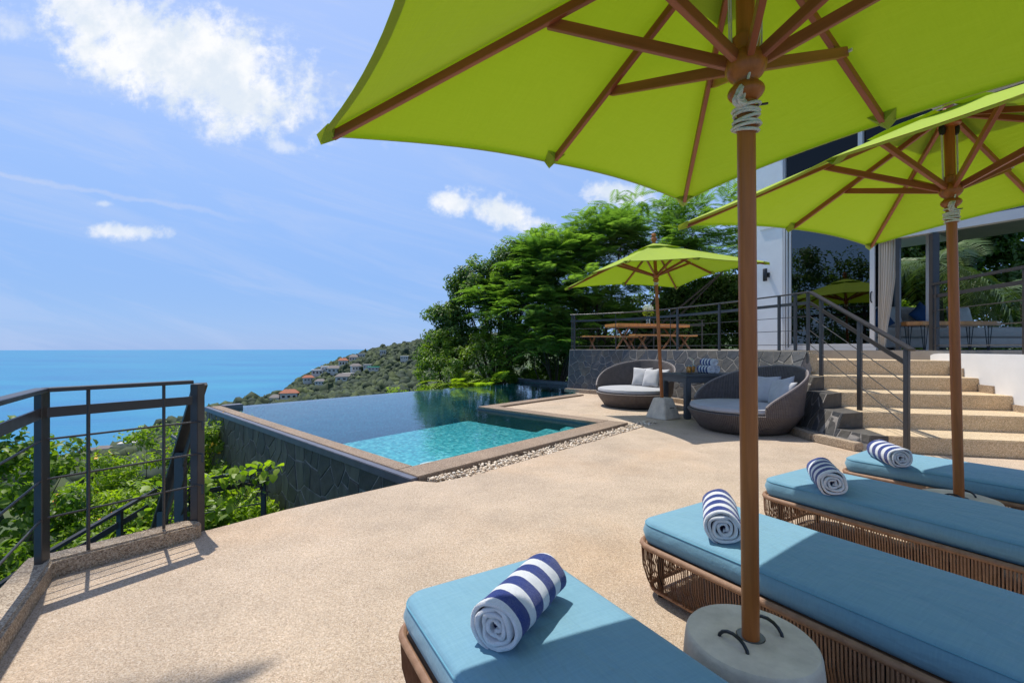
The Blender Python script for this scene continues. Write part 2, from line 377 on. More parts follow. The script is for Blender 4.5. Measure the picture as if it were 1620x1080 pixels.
# water, tiles, glass
def water_mat():
    m, t, b = new_mat('pool_water'); t.n.remove(b)
    geo = t.node('ShaderNodeNewGeometry').outputs['Position']
    h = t.m('ADD', t.noise(geo, 2.2, 3, .5, .5), t.m('MULTIPLY', t.noise(geo, 9.0, 3, .5, .6), .35))
    bn = t.node('ShaderNodeBump', {'Height': h, 'Strength': .22, 'Distance': .03}).outputs[0]
    fr = t.node('ShaderNodeFresnel', {'IOR': 1.33, 'Normal': bn}).outputs[0]
    gl = t.node('ShaderNodeBsdfGlossy', {'Roughness': .02, 'Normal': bn, 'Color': (1, 1, 1, 1)})
    tr = t.node('ShaderNodeBsdfTransparent', {'Color': (.93, .98, .99, 1)})
    mx = t.node('ShaderNodeMixShader', {0: t.m('MULTIPLY', fr, 1.0), 1: tr.outputs[0], 2: gl.outputs[0]})
    t.l.new(mx.outputs[0], t.n['Material Output'].inputs[0])
    va = t.node('ShaderNodeVolumeAbsorption', {'Color': (.10, .50, 1.0, 1), 'Density': .075})
    t.l.new(va.outputs[0], t.n['Material Output'].inputs['Volume'])
    return m
M_water = water_mat()
def tile_mat():
    m, t, b = new_mat('turquoise_mosaic')
    geo = t.node('ShaderNodeNewGeometry').outputs['Position']
    rot = t.node('ShaderNodeVectorRotate', {'Vector': geo, 'Angle': R(48.2)}, rotation_type='Z_AXIS', invert=True).outputs[0]
    sc = t.vm('MULTIPLY', rot, (22, 22, 22)); fl = t.vm('FLOOR', sc)
    wn = t.node('ShaderNodeTexWhiteNoise', {'Vector': fl}, noise_dimensions='3D')
    g = t.sep(wn.outputs['Color'])
    col = t.ramp(g[0], [(0, (.01, .22, .26)), (.4, (.03, .36, .40)), (.75, (.06, .46, .47)), (1, (.18, .62, .60))])
    fx = t.vm('FRACTION', sc); q = t.sep(fx)
    grout = t.m('MAXIMUM', t.m('GREATER_THAN', q[0], .92), t.m('MAXIMUM', t.m('GREATER_THAN', q[1], .92), t.m('MULTIPLY', t.m('GREATER_THAN', q[2], .92), 1.0)))
    t.l.new(t.mix(t.m('MULTIPLY', grout, .5), col, (.3, .5, .48)), b.inputs['Base Color']); b.inputs['Roughness'].default_value = .3
    return m
M_tile = tile_mat()
M_edgetile = mat('dark_blue_tile', (.03, .05, .075), (.06, .08, .10), 40, .3)
def glass_mat(name, tint=(.02, .025, .025), refl=.9, base=.07):
    m, t, b = new_mat(name); t.n.remove(b)
    fr = t.node('ShaderNodeFresnel', {'IOR': 1.6}).outputs[0]
    f = t.m('ADD', t.m('MULTIPLY', fr, refl), base, clamp=True)
    gl = t.node('ShaderNodeBsdfGlossy', {'Roughness': .0, 'Color': (.8, .85, .85, 1)})
    tr = t.node('ShaderNodeBsdfTransparent', {'Color': (*tint, 1)})
    mx = t.node('ShaderNodeMixShader', {0: f, 1: tr.outputs[0], 2: gl.outputs[0]})
    t.l.new(mx.outputs[0], t.n['Material Output'].inputs[0]); return m
M_tinted = glass_mat('dark_tinted_glass', (.10, .11, .11), 1.0)
M_clear = glass_mat('clear_glass', (.93, .95, .95), .8, .03); M_upper = glass_mat('smoked_upper_glass', (.05, .05, .05), .55, .0)
M_juice = mat('orange_drink', (1.0, .42, .05), (1.0, .34, .03), 5, .15)

def sea_mat():
    m, t, b = new_mat('sea_water')
    geo = t.node('ShaderNodeNewGeometry').outputs['Position']
    big = t.noise(t.vm('MULTIPLY', geo, (.0006, .0016, 0)), 1.0, 5, .6, .8)
    med = t.noise(t.vm('MULTIPLY', geo, (.004, .012, 0)), 1.0, 5, .6, .3)
    f = t.m('ADD', t.m('MULTIPLY', big, .8), t.m('MULTIPLY', med, .25))
    col = t.ramp(f, [(.3, (.006, .11, .29)), (.5, (.006, .17, .32)), (.72, (.014, .23, .35))])
    t.l.new(col, b.inputs['Base Color']); b.inputs['Roughness'].default_value = .35; b.inputs['Specular IOR Level'].default_value = .28
    h = t.m('ADD', t.noise(t.vm('MULTIPLY', geo, (.03, .08, 0)), 1.0, 5, .7), med)
    t.l.new(t.node('ShaderNodeBump', {'Height': h, 'Strength': .5, 'Distance': 6.0}).outputs[0], b.inputs['Normal'])
    return m
M_sea = sea_mat()
def ground_mat():
    m, t, b = new_mat('hill_undergrowth')
    geo = t.node('ShaderNodeNewGeometry').outputs['Position']
    col = t.ramp(t.noise(geo, .03, 9, .7), [(.3, (.03, .055, .02)), (.55, (.06, .09, .03)), (.75, (.12, .12, .06))])
    t.l.new(col, b.inputs['Base Color']); b.inputs['Roughness'].default_value = .95; return m
M_ground = ground_mat()

# ------------------------------------------------------------ sea, hills
SEA = -160.0
def sea():
    n = 96; rs = [300, 900, 2500, 7000, 18000, 45000]
    vs = [(0, 0, SEA)]; fs = []
    for r in rs: vs += [(r * math.cos(2 * math.pi * j / n), r * math.sin(2 * math.pi * j / n), SEA) for j in range(n)]
    fs += [(0, 1 + j, 1 + (j + 1) % n) for j in range(n)]
    for i in range(len(rs) - 1): fs += [(1 + i * n + j, 1 + (i + 1) * n + j, 1 + (i + 1) * n + (j + 1) % n, 1 + i * n + (j + 1) % n) for j in range(n)]
    m = MB(); m.add(vs, fs); tag(m.build('sea', M_sea), kind='structure')
sea()

CY = [-3000, -500, 0, 480, 700, 800, 1000, 1200, 1300, 1400, 1500, 1700, 2000, 2600]
CX = [-700, -450, -440, -480, -600, -500, -490, -630, -680, -690, -670, -600, -380, 300]
KY = [-3000, -400, 0, 300, 650, 1000, 1330, 1500, 1800, 2300]
KV = [150, 165, 172, 140, 112, 140, 201, 199, 150, 60]
def fbm(x, y, seed=0, oct=5):
    r = np.random.default_rng(seed); out = 0; amp = 1.0; f = 1.0
    for _ in range(oct):
        a = r.uniform(0, 6.28, 6); b = r.uniform(0, 6.28, 6)
        for k in range(3):
            out = out + amp / 3 * np.sin(f * (x * math.cos(a[k]) + y * math.sin(a[k])) + b[k]) * np.cos(f * .7 * (x * math.sin(a[k + 3]) - y * math.cos(a[k + 3])) + b[k + 3])
        amp *= .5; f *= 2.05
    return out
def terr(x, y):
    x = np.asarray(x, float); y = np.asarray(y, float)
    c = x - np.interp(y, CY, CX) + 14 * fbm(x / 60, y / 60, 3)
    k = np.interp(y, KY, KV)
    h = SEA + np.where(c > 0, k * (1 - np.exp(-np.maximum(c, 0) / 215)), c * .5)
    h = h + np.clip(c / 100, 0, 1) * 7 * fbm(x / 85, y / 85, 5)
    d = np.sqrt(x ** 2 + (y - 5) ** 2)
    far = h; near = -3.4 - .52 * np.maximum(d - 9, 0) + .5 * fbm(x / 4, y / 4, 8)
    right = -3.4 - .12 * np.maximum(d - 9, 0) + .5 * fbm(x / 4, y / 4, 8)
    t = np.clip((x - y * .25 + 4) / 8, 0, 1); near = near * (1 - t) + right * t
    w_ = np.clip((d - 20) / 130, 0, 1)
    return np.where(d < 150, np.maximum(near, far - 40 * (1 - w_)) * (1 - w_) + far * w_, far)
def terrain():
    # polar grid so that near ground is fine and far ground coarse
    rs = np.concatenate([[0.5], 8 * 1.055 ** np.arange(0, 107)]); th = np.radians(np.linspace(-25, 205, 231)); 
    A, B = np.meshgrid(rs, th, indexing='ij'); x = A * np.cos(B); y = A * np.sin(B) + 1.0
    z = terr(x, y); v_ = np.stack([x, y, z], -1).reshape(-1, 3); n = len(th)
    i, j = np.meshgrid(np.arange(len(rs) - 1), np.arange(n - 1), indexing='ij'); i = i.ravel(); j = j.ravel()
    f = np.stack([i * n + j, (i + 1) * n + j, (i + 1) * n + j + 1, i * n + j + 1], 1)
    tag(np_mesh('hillside_terrain', v_, f, M_ground, smooth=True), kind='structure')
terrain()

# houses on the far headland and on the shore
M_tileroof = mat('terracotta_roof', (.42, .13, .06), (.3, .1, .05), .4, .8)
M_greyroof = mat('grey_brown_roof', (.22, .19, .17), (.15, .13, .12), .4, .8)
M_palewall = mat('pale_villa_wall', (.6, .57, .52), (.5, .47, .42), .3, .8)
M_greenroof = mat('green_roof', (.02, .42, .26), (.02, .35, .2), .4, .7)
M_whiteroof = mat('white_flat_roof', (.66, .66, .68), (.55, .55, .57), .4, .7)
HOUSES = [ # px, py, width, depth, height, roof kind, angle, label
 (458, 633, 22, 12, 7, 'hip', M_tileroof, .3, 'wide villa with bright terracotta hipped roof just above the pool edge'),
 (436, 638, 12, 10, 5, 'hip', M_greyroof, .1, 'small brown roofed house left of the wide terracotta villa'),
 (488, 604, 20, 12, 6, 'hip', M_tileroof, .5, 'house with dull orange roof at the seaward edge of the headland'),
 (503, 594, 22, 13, 9, 'flat', M_whiteroof, .2, 'white flat roofed villa nearest the sea on the headland'),
 (518, 588, 24, 14, 8, 'flat', M_whiteroof, .15, 'long white flat roofed villa in the headland cluster'),
 (529, 590, 26, 13, 7, 'hip', M_greyroof, .2, 'grey brown roofed villa below the white villas'),
 (543, 580, 18, 12, 10, 'hip', M_tileroof, .4, 'tall orange gabled house above the white villas'),
 (560, 571, 18, 12, 6, 'hip', M_greyroof, .1, 'brown roofed house below the ridge of the headland'),
 (572, 566, 16, 10, 6, 'flat', M_whiteroof, .1, 'pale flat house just under the ridge trees'),
 (563, 587, 18, 12, 7, 'hip', M_greyroof, .6, 'pinkish brown roofed house in the middle of the hillside'),
 (582, 584, 14, 9, 6, 'flat', M_palewall, .0, 'small cream house on the middle of the hillside'),
 (591, 586, 20, 8, 4, 'flat', M_greenroof, .1, 'low building with a bright green roof on the hillside'),
 (545, 603, 30, 14, 6, 'hip', M_greyroof, .3, 'large dark grey roofed villa half way down the hillside'),
 (551, 596, 18, 8, 4, 'flat', M_palewall, .5, 'pale low house above the large dark grey roofed villa'),
 (507, 609, 18, 10, 5, 'hip', M_greyroof, .1, 'brown roofed house among trees low on the headland'),
 (606, 562, 12, 8, 8, 'flat', M_palewall, .1, 'narrow pale house on the skyline of the headland'),
 (640, 569, 14, 8, 4, 'flat', M_whiteroof, .1, 'small white roof among trees at the right of the hillside'),
 (150, 742, 20, 12, 6, 'hip', M_greyroof, .6, 'grey roofed shore house seen between the railing bars'),
 (165, 740, 22, 12, 6, 'hip', M_greyroof, .3, 'brown roofed shore house lowest above the bushes'),
 (190, 716, 18, 12, 7, 'hip', M_tileroof, .2, 'small terracotta roofed house on the near shore'),
 (202, 728, 22, 12, 6, 'flat', M_palewall, .4, 'pale flat roofed house on the near shore'),
 (212, 711, 20, 12, 6, 'hip', M_greyroof, .1, 'grey roofed house at the far end of the near shore'),
 (100, 775, 18, 12, 6, 'flat', M_palewall, .3, 'pale house at the water beside the railing post'),
]
def ray_ground(px, py):
    D = np.linspace(250, 1900, 1600); kx = (px - 810) / 720; kz = (550 - py) / 720
    z = 1.25 + kz * D; t = terr(kx * D, D)
    hit = np.nonzero(t + 4 > z)[0]
    if len(hit) == 0: return None
    d = D[hit[0]]; return kx * d, d, float(terr(kx * d, d))
def house(px, py, wd, dp, ht, kind, roofm, ang, label):
    g = ray_ground(px, py)
    if g is None: print('no ground for', px, py); return
    x, y, z = g
    g_ = min(1.45, y / 720 * 1.25) * (.7 if px < 250 else 1.0); wd *= g_; dp *= g_; ht *= g_
    r = empty('villa_house', (x, y, z), label, 'house', 'far houses on the wooded hillsides', ang)
    z0 = 5.0
    m = MB(); m.box((0, 0, z0 + ht / 2 - 2), (wd * .9, dp * .9, ht + 8)); m.build('wall', M_palewall, r)
    m = MB(); zt = z0 + ht + 2
    if kind == 'hip':
        a, b, h = wd / 2 + .8, dp / 2 + .8, min(wd, dp) * .38
        m.add([(-a, -b, zt), (a, -b, zt), (a, b, zt), (-a, b, zt), (-a * .5, 0, zt + h), (a * .5, 0, zt + h), (-a, -b, zt + .4), (a, -b, zt + .4)],
              [(0, 1, 5, 4), (1, 2, 5), (2, 3, 4, 5), (3, 0, 4), (3, 2, 1, 0)])
    else: m.box((0, 0, zt + .35), (wd + 1.4, dp + 1.4, .7))
    m.build('roof', roofm, r)
    for i in range(3):
        m = MB(); m.box(((i - 1) * wd * .28, -dp * .45 - .05, z0 + ht * .62), (wd * .14, .12, ht * .4)); m.build('window', M_black, r)
for h in HOUSES: house(*h)
HXY = [g[:2] for g in (ray_ground(h[0], h[1]) for h in HOUSES) if g]
def blob_base():
    bm = bmesh.new(); bmesh.ops.create_icosphere(bm, subdivisions=2, radius=1.0)
    v_ = np.array([p.co for p in bm.verts]); f = np.array([[q.index for q in g.verts] for g in bm.faces]); bm.free(); return v_, f
def forest():
    bv, bf = blob_base()
    pts = []
    def scatter(n, x0, x1, y0, y1, s0, s1):
        x = rng.uniform(x0, x1, n); y = rng.uniform(y0, y1, n); z = terr(x, y)
        for hx, hy in HXY: z = np.where(((x - hx) ** 2 + (y - hy) ** 2 < 17 ** 2) | ((abs(x - hx * y / hy) < 15) & (y < hy) & (y > hy - 42)), -999, z)
        ok = (z > SEA + 2) & (x / np.maximum(y, 1) < .05) & (x / np.maximum(y, 1) > -1.25)
        s = rng.uniform(s0, s1, n); pts.extend(np.stack([x, y, z, s], 1)[ok].tolist())
    scatter(900, -760, 0, 560, 1500, 8.5, 12.0)
    scatter(9000, -800, 20, 560, 1500, 4.0, 9.5)
    scatter(3500, -760, -200, 1180, 1560, 4.5, 9.0)
    scatter(5200, -640, -180, 300, 800, 3.2, 7.5)
    scatter(2600, -330, -45, 55, 330, 1.8, 3.6)
    P = np.array(pts); n = len(P)
    V_ = np.repeat(bv[None], n, 0)
    j = 1 + rng.uniform(-.34, .34, (n, len(bv), 1)); V_ = V_ * j
    V_[:, :, 2] *= rng.uniform(.7, 1.5, (n, 1)); V_ = V_ * P[:, None, 3:4] + np.stack([P[:, 0], P[:, 1], P[:, 2] + P[:, 3] * .45], 1)[:, None]
    F = (bf[None] + (np.arange(n) * len(bv))[:, None, None]).reshape(-1, 3)
    tint = np.repeat(np.clip(rng.normal(.42, .34, n) - .02 * (P[:, 3] - 6), 0, 1), len(bv)) + rng.uniform(-.2, .2, n * len(bv))
    tag(np_mesh('forest', V_.reshape(-1, 3), F, M_forest, tint=tint), 'green wood covering the far headland and the coast below the deck', 'forest', kind='stuff')
forest()



# ------------------------------------------------------------ pool and deck
P0 = Vector((-.92, 4.28)); E1 = Vector((.667, .745)); E2 = Vector((-.723, .691))
def PP(a, b, z=0.0):
    q = P0 + E1 * a + E2 * b; return Vector((q.x, q.y, z))
def P2(a, b): q = PP(a, b); return (q.x, q.y)
def struct(m, name, mt, **k): return tag(m.build(name, mt, **k), kind='structure')

deck_poly = [(-.6, -2.5), (-1.3, .55), (-2.10, 1.72), (-2.66, 2.42), (-2.22, 3.05), (-2.08, 3.13), (-1.75, 3.52), P2(0, 0), P2(.12, -.2), P2(.5, -.27), P2(4.75, -.30), P2(4.62, -.1),
             P2(4.24, -.0), P2(4.24, 2.98), P2(7.3, 2.98), (1.75, 13.0), (2.6, 12.9), (4.4, 11.5), (5.4, 9.5), (6.2, 8.6), (8.2, 8.0), (8.2, -2.5)]
m = MB(); m.prism(deck_poly, -.35, 0); deck = struct(m, 'pool_deck', M_deck)
# gravel bed under the pebbles
m = MB(); m.prism([P2(.12, -.2), P2(.12, 0.03), P2(4.6, .03), P2(4.75, -.32), P2(.5, -.3)], -.3, -.045); struct(m, 'gravel_bed', M_mortar)

def coping(name, a0, a1, b0, b1, z0=-.10, z1=.032, mt=None):
    m = MB(); m.prism([P2(a0, b0), P2(a1, b0), P2(a1, b1), P2(a0, b1)], z0, z1); return struct(m, name, mt or M_coping, bevel=.006)
coping('pool_coping', .045, 4.22, 0, .36)
coping('pool_coping', .045, .235, .363, 7.45)
coping('pool_coping', 3.90, 4.22, .363, 3.0)
coping('pool_coping', 3.90, 7.45, 3.003, 3.30)
coping('slate_coping_edge', -.04, .042, -.0, 7.53, -.06, .025, M_edge)
coping('slate_corner_block', .24, .60, 7.22, 7.45, -.1, .05, M_edge)
coping('slate_end_ledge', 9.9, 10.25, 3.3, 7.8, -.3, .10, M_edge)
# step under the coping beside the pebbles
m = MB(); m.prism([P2(.1, -.035), P2(4.24, -.035), P2(4.24, -.002), P2(.1, -.002)], -.3, -.035); struct(m, 'coping_footing', M_mortar_dark)

def pool_shell():
    DEEP, SH = -1.35, -.30
    m = MB()
    A0, A1, B0, B1 = .238, 9.9, .363, 7.42
    PA, PB = 3.897, 3.303
    def wall(a0, b0, a1, b1, z0, z1):
        m.add([PP(a0, b0, z0), PP(a1, b1, z0), PP(a1, b1, z1), PP(a0, b0, z1)], [(0, 1, 2, 3)])
    zt = -.004
    wall(A0, B0, PA, B0, DEEP, zt); wall(PA, B0, PA, PB, DEEP, zt); wall(PA, PB, A1, PB, DEEP, zt); wall(A1, PB, A1, B1, DEEP, zt)
    wall(A1, B1, A0, B1, DEEP, -.05); wall(A0, B1, A0, B0, DEEP, zt)
    m.add([PP(A0, B0, DEEP), PP(A1, B0, DEEP), PP(A1, B1, DEEP), PP(A0, B1, DEEP)], [(0, 1, 2, 3)])
    sh = struct(m, 'pool_basin', M_tile, recalc=False)
    # shallow shelf and entry steps
    m = MB(); m.prism([P2(A0 + .002, B0 + .002), P2(PA - .002, B0 + .002), P2(PA - .002, PB), P2(PA - .002, 3.62), P2(A0 + .002, 3.35)], DEEP + .01, SH); struct(m, 'pool_shelf', M_tile)
    for i, (w_, z) in enumerate([(.85, -.2), (.5, -.11)]):
        m = MB(); m.prism([P2(PA - 1.6 * w_, B0 + .004), P2(PA - .004, B0 + .004), P2(PA - .004, B0 + 1.3 * w_), P2(PA - .6 * w_, B0 + 1.15 * w_), P2(PA - 1.2 * w_, B0 + .6 * w_)], SH + .004 * (i + 1), z); struct(m, 'pool_step', M_tile)
    # dark tile band along the peninsula, deepened to paint in the wall's shade
    m = MB(); m.add([PP(PA - .006, B0, -.32), PP(PA - .006, PB + .006, -.32), PP(PA - .006, PB + .006, -.005), PP(PA - .006, B0, -.005)], [(0, 1, 2, 3)])
    m.add([PP(PA, PB + .006, -.9), PP(A1, PB + .006, -.9), PP(A1, PB + .006, -.005), PP(PA, PB + .006, -.005)], [(0, 1, 2, 3)]); struct(m, 'waterline_tile_shade', M_edgetile, recalc=False)
    # far spill wall
    m = MB(); m.prism([P2(.6, 7.425), P2(9.9, 7.425), P2(9.9, 7.58), P2(.6, 7.58)], -3.2, -.045); struct(m, 'spill_edge_wall', M_edgetile)
    m = MB(); m.prism([P2(-.45, 7.56), P2(9.9, 7.6), P2(9.9, 8.6), P2(-.45, 8.5)], -3.2, -.62); struct(m, 'catch_basin', M_slate)
    m = MB(); z0, z1 = DEEP - .05, -.026
    poly = [P2(A0 - .01, B0 - .01), P2(PA + .01, B0 - .01), P2(PA + .01, PB - .01), P2(A1 + .01, PB - .01), P2(A1 + .01, 7.588), P2(A0 - .01, 7.588)]
    m.prism(poly, z0, z1); tag(m.build('pool_water', M_water), kind='structure')
pool_shell()
M_lamp = mat('pale_pool_fitting', (.62, .78, .74), (.55, .7, .68), 5, .4)
for i, (a, b, z, lab) in enumerate([(.75, 4.6, -1.345, 'round pale pool light nearest the left coping'), (1.6, 5.9, -1.345, 'round pale pool light in the middle of the deep water'),
                         (3.3, 1.1, -.294, 'round white pool fitting on the shallow shelf beside the peninsula'), (1.15, 1.25, -.294, 'small round pool fitting on the left of the shallow shelf'),
                         (6.2, 5.6, -1.345, 'round pool light in the dark water beside the trees'), (2.9, 4.6, -1.345, 'round pool light at the foot of the shallow shelf'), (4.3, 4.5, -1.345, 'round pool light off the tip of the peninsula')]):
    c = PP(a, b, z); m = MB(); m.lathe([(.16, 0), (.16, .012), (.13, .02), (.05, .024), (.001, .024)], 20)
    o = m.build('pool_light', M_lamp, smooth=True); o.location = c; tag(o, lab, 'pool light', 'round pool fittings under the water')

# white pebbles along the coping
def pebbles():
    bm = bmesh.new(); bmesh.ops.create_icosphere(bm, subdivisions=1, radius=1.0)
    bv = np.array([p.co for p in bm.verts]); bf = np.array([[q.index for q in g.verts] for g in bm.faces]); bm.free()
    n = 2300; a = rng.uniform(.12, 4.75, n); w_ = np.clip(a / .5, .25, 1); b = -.045 - rng.uniform(0, 1, n) * (.24 * w_)
    x = P0.x + E1.x * a + E2.x * b; y = P0.y + E1.y * a + E2.y * b; z = rng.uniform(-.045, .012, n)
    s = rng.uniform(.010, .021, (n, 1, 1)) * rng.uniform(.6, 1.2, (n, 1, 3)); s[:, :, 2] *= .7
    V_ = bv[None] * s * (1 + rng.uniform(-.15, .15, (n, len(bv), 1)))
    th = rng.uniform(0, 6.28, n); c, s_ = np.cos(th), np.sin(th)
    X_ = V_[:, :, 0] * c[:, None] - V_[:, :, 1] * s_[:, None]; Y_ = V_[:, :, 0] * s_[:, None] + V_[:, :, 1] * c[:, None]
    V_ = np.stack([X_ + x[:, None], Y_ + y[:, None], V_[:, :, 2] + z[:, None]], -1)
    F = (bf[None] + (np.arange(n) * len(bv))[:, None, None]).reshape(-1, 3)
    m_, t, b_ = new_mat('mixed_cream_pebbles'); at = t.node('ShaderNodeAttribute', attribute_name='tint').outputs['Fac']
    t.l.new(t.ramp(at, [(0, (.26, .22, .18)), (.1, (.55, .42, .29)), (.5, (.72, .58, .42)), (1, (.84, .74, .6))]), b_.inputs['Base Color']); b_.inputs['Roughness'].default_value = .7
    tag(np_mesh('pebble_strip', V_.reshape(-1, 3), F, m_, tint=np.repeat(rng.uniform(0, 1, n), len(bv)), smooth=True), 'strip of cream pebbles between the pool coping and the deck', 'pebbles', kind='stuff')
pebbles()

# ------------------------------------------------------------ flagstone cladding
def clip(poly, nx, ny, d):
    out = []
    for i in range(len(poly)):
        p, q = poly[i - 1], poly[i]; a = p[0] * nx + p[1] * ny - d; b = q[0] * nx + q[1] * ny - d
        if a <= 0 and b <= 0: out.append(q)
        elif a <= 0 < b or b <= 0 < a:
            t = a / (a - b); x = (p[0] + (q[0] - p[0]) * t, p[1] + (q[1] - p[1]) * t)
            out.append(x)
            if b <= 0: out.append(q)
    return out
def cells(u0, u1, z0, z1, cell, seed, gap=.012, aspect=1.0):
    r = random.Random(seed); W_, H_ = u1 - u0, z1 - z0
    nu = max(1, round(W_ / cell)); nv = max(1, round(H_ / (cell * aspect)))
    pts = [(u0 + (i + .5 + r.uniform(-.46, .46)) * W_ / nu, (z0 + (j + .5 + r.uniform(-.46, .46)) * H_ / nv)) for i in range(nu) for j in range(nv)]
    res = []
    for i, p in enumerate(pts):
        poly = [(u0, z0), (u1, z0), (u1, z1), (u0, z1)]
        for j, q in sorted(enumerate(pts), key=lambda t: (t[1][0] - p[0]) ** 2 + (t[1][1] - p[1]) ** 2)[1:22]:
            dx, dy = q[0] - p[0], q[1] - p[1]; L = math.hypot(dx, dy) or 1e-6; dx /= L; dy /= L
            g = gap * r.uniform(.6, 1.5)
            poly = clip(poly, dx, dy, (p[0] + q[0]) / 2 * dx + (p[1] + q[1]) / 2 * dy - g / 2)
            if len(poly) < 3: break
        if len(poly) >= 3: res.append(poly)
    return res
def clad(root, cs, fn, mats, seed, depth=.02, ids='stone', maxn=300):
    """one low stone object per cell, fn(u,z) -> (point, outward normal)"""
    r = random.Random(seed)
    for poly in cs[:maxn]:
        cu = sum(p[0] for p in poly) / len(poly); cz = sum(p[1] for p in poly) / len(poly)
        c0, n0 = fn(cu, cz); d = depth * r.uniform(.6, 1.3); tl = (r.uniform(-.05, .05), r.uniform(-.05, .05)); n = len(poly); vs = []
        for k, (sh, dd) in enumerate(((1.0, -.01), (1.0, d * .55), (.93, d))):
            for (u, z) in poly:
                uu, zz = cu + (u - cu) * sh, cz + (z - cz) * sh
                p, nn = fn(uu, zz); vs.append(p + nn * (dd + ((uu - cu) * tl[0] + (zz - cz) * tl[1]) * (k > 0) * .5) - c0)
        fs = [(k * n + i, k * n + (i + 1) % n, (k + 1) * n + (i + 1) % n, (k + 1) * n + i) for k in range(2) for i in range(n)] + [tuple(range(2 * n, 3 * n))]
        me = bpy.data.meshes.new(ids); me.from_pydata([tuple(p) for p in vs], [], fs)
        bm = bmesh.new(); bm.from_mesh(me); bmesh.ops.recalc_face_normals(bm, faces=bm.faces); bm.to_mesh(me); bm.free()
        o = link(ids, me, r.choice(mats), root, c0 - root.location)

# pool side wall (left), below the slate edge
pw = empty('pool_side_wall', PP(-.0, 0, -3.2), 'tall dark stone clad outer wall of the infinity pool falling away below its coping', 'wall')
m = MB(); m.prism([P2(0, 0.02), P2(.235, 0.02), P2(.235, 7.5), P2(0, 7.5)], -3.4, -.062); m.build('mortar_backing', M_mortar, pw, off=pw.location)
nrm = Vector((-E2.y, E2.x, 0)).normalized()
if nrm.dot(Vector((-E1.x, -E1.y, 0))) < 0: nrm = -nrm
def pool_face(u, z): return PP(-.001, u, z), nrm
clad(pw, cells(.03, 7.48, -2.2, -.07, .245, 4, .02, 1.15), pool_face, [M_wetslate, M_wetslate, M_slate3, M_slate], 5, .008)

# terrace retaining wall: curved, top z 1.2, leaning back a little
TOPC = [(1.66, 13.1), (2.35, 12.75), (3.0, 12.25), (3.6, 11.5), (4.1, 10.5), (4.5, 9.45), (4.8, 8.5), (5.04, 7.72)]
BASC = [(1.58, 13.02), (2.2, 12.55), (2.85, 12.05), (3.4, 11.3), (3.88, 10.35), (4.22, 9.35), (4.42, 8.4), (4.36, 7.45)]
def poly_at(P, t):
    t = max(0, min(len(P) - 1 - 1e-6, t)); i = int(t); f = t - i
    return Vector((P[i][0] * (1 - f) + P[i + 1][0] * f, P[i][1] * (1 - f) + P[i + 1][1] * f, 0))
TW_H = 1.19
seglen = .88
def terr_face(u, z):
    t = u / seglen; f = z / TW_H
    def pt(t, f):
        a, b = poly_at(BASC, t), poly_at(TOPC, t); return Vector((a.x * (1 - f) + b.x * f, a.y * (1 - f) + b.y * f, f * TW_H))
    p = pt(t, f); du = pt(min(t + .05, 6.999), f) - pt(max(t - .05, 0), f); dz = pt(t, f + .02) - pt(t, f - .02)
    n = dz.cross(du).normalized()
    if n.x > 0 and n.y > 0: n = -n
    return p, n
tw = empty('terrace_wall', (3.4, 11.3, 0), 'curved retaining wall of dark irregular flagstones with pale joints behind the daybeds', 'wall')
def sheet(m, fn, u0, u1, z0, z1, nu, nz, back=.25):
    vs = []
    for d in (0, -back):
        for i in range(nu + 1):
            for j in range(nz + 1):
                p, n = fn(u0 + (u1 - u0) * i / nu, z0 + (z1 - z0) * j / nz); vs.append(p + n * d)
    k = (nu + 1) * (nz + 1); q = lambda i, j, s=0: s * k + i * (nz + 1) + j; fs = []
    for i in range(nu):
        for j in range(nz): fs += [(q(i, j), q(i + 1, j), q(i + 1, j + 1), q(i, j + 1)), (q(i, j, 1), q(i, j + 1, 1), q(i + 1, j + 1, 1), q(i + 1, j, 1))]
        fs += [(q(i, 0), q(i, 0, 1), q(i + 1, 0, 1), q(i + 1, 0)), (q(i, nz), q(i + 1, nz), q(i + 1, nz, 1), q(i, nz, 1))]
    for j in range(nz): fs += [(q(0, j), q(0, j + 1), q(0, j + 1, 1), q(0, j, 1)), (q(nu, j), q(nu, j, 1), q(nu, j + 1, 1), q(nu, j + 1))]
    m.add(vs, fs)
m = MB(); sheet(m, terr_face, 0, 6.1, 0.0, TW_H, 28, 4); m.build('mortar_backing', M_mortar, tw, off=tw.location)
clad(tw, cells(0.02, 6.12, .12, TW_H - .005, .24, 21, .013, .8), terr_face, [M_slate, M_slate, M_slate2, M_slate2, M_slate3], 6, .007)
# end face of the wall towards the pool, with its own stones
def end_face(u, z): 
    return Vector((1.60 - .02 + u * .55, 13.03 + u * .83, z)), Vector((-.83, .55, 0))
# tan kerb along the foot of the wall
m = MB(); kp = [(1.52, 12.95), (2.15, 12.45), (2.8, 11.95), (3.33, 11.22), (3.79, 10.3), (4.12, 9.3), (4.32, 8.38), (4.2, 7.45), (4.12, 6.85), (4.06, 6.1), (4.2, 5.5)]
for i in range(len(kp) - 1): m.bar((*kp[i], .05), (*kp[i + 1], .05), .13, .10)
struct(m, 'wall_foot_kerb', M_kerb, bevel=.01)
# upper terrace slab
m = MB(); m.prism([(p[0] + .0, p[1]) for p in TOPC] + [(5.3, 8.8), (5.42, 10.3), (7.2, 12.4), (9.5, 14), (9.5, 16), (2.35, 16), (1.85, 14.2)], .98, 1.2); struct(m, 'upper_terrace', M_floor, bevel=.01)
m = MB(); m.prism([(1.72, 13.3), (2.5, 12.95), (3.2, 12.3), (3.8, 11.4), (4.6, 9.8), (5.15, 8.2), (5.3, 10.2), (7.2, 12.3), (9.4, 14.1), (9.4, 15.9), (2.45, 15.9)], -3.0, .978); struct(m, 'terrace_fill', M_mortar_dark)

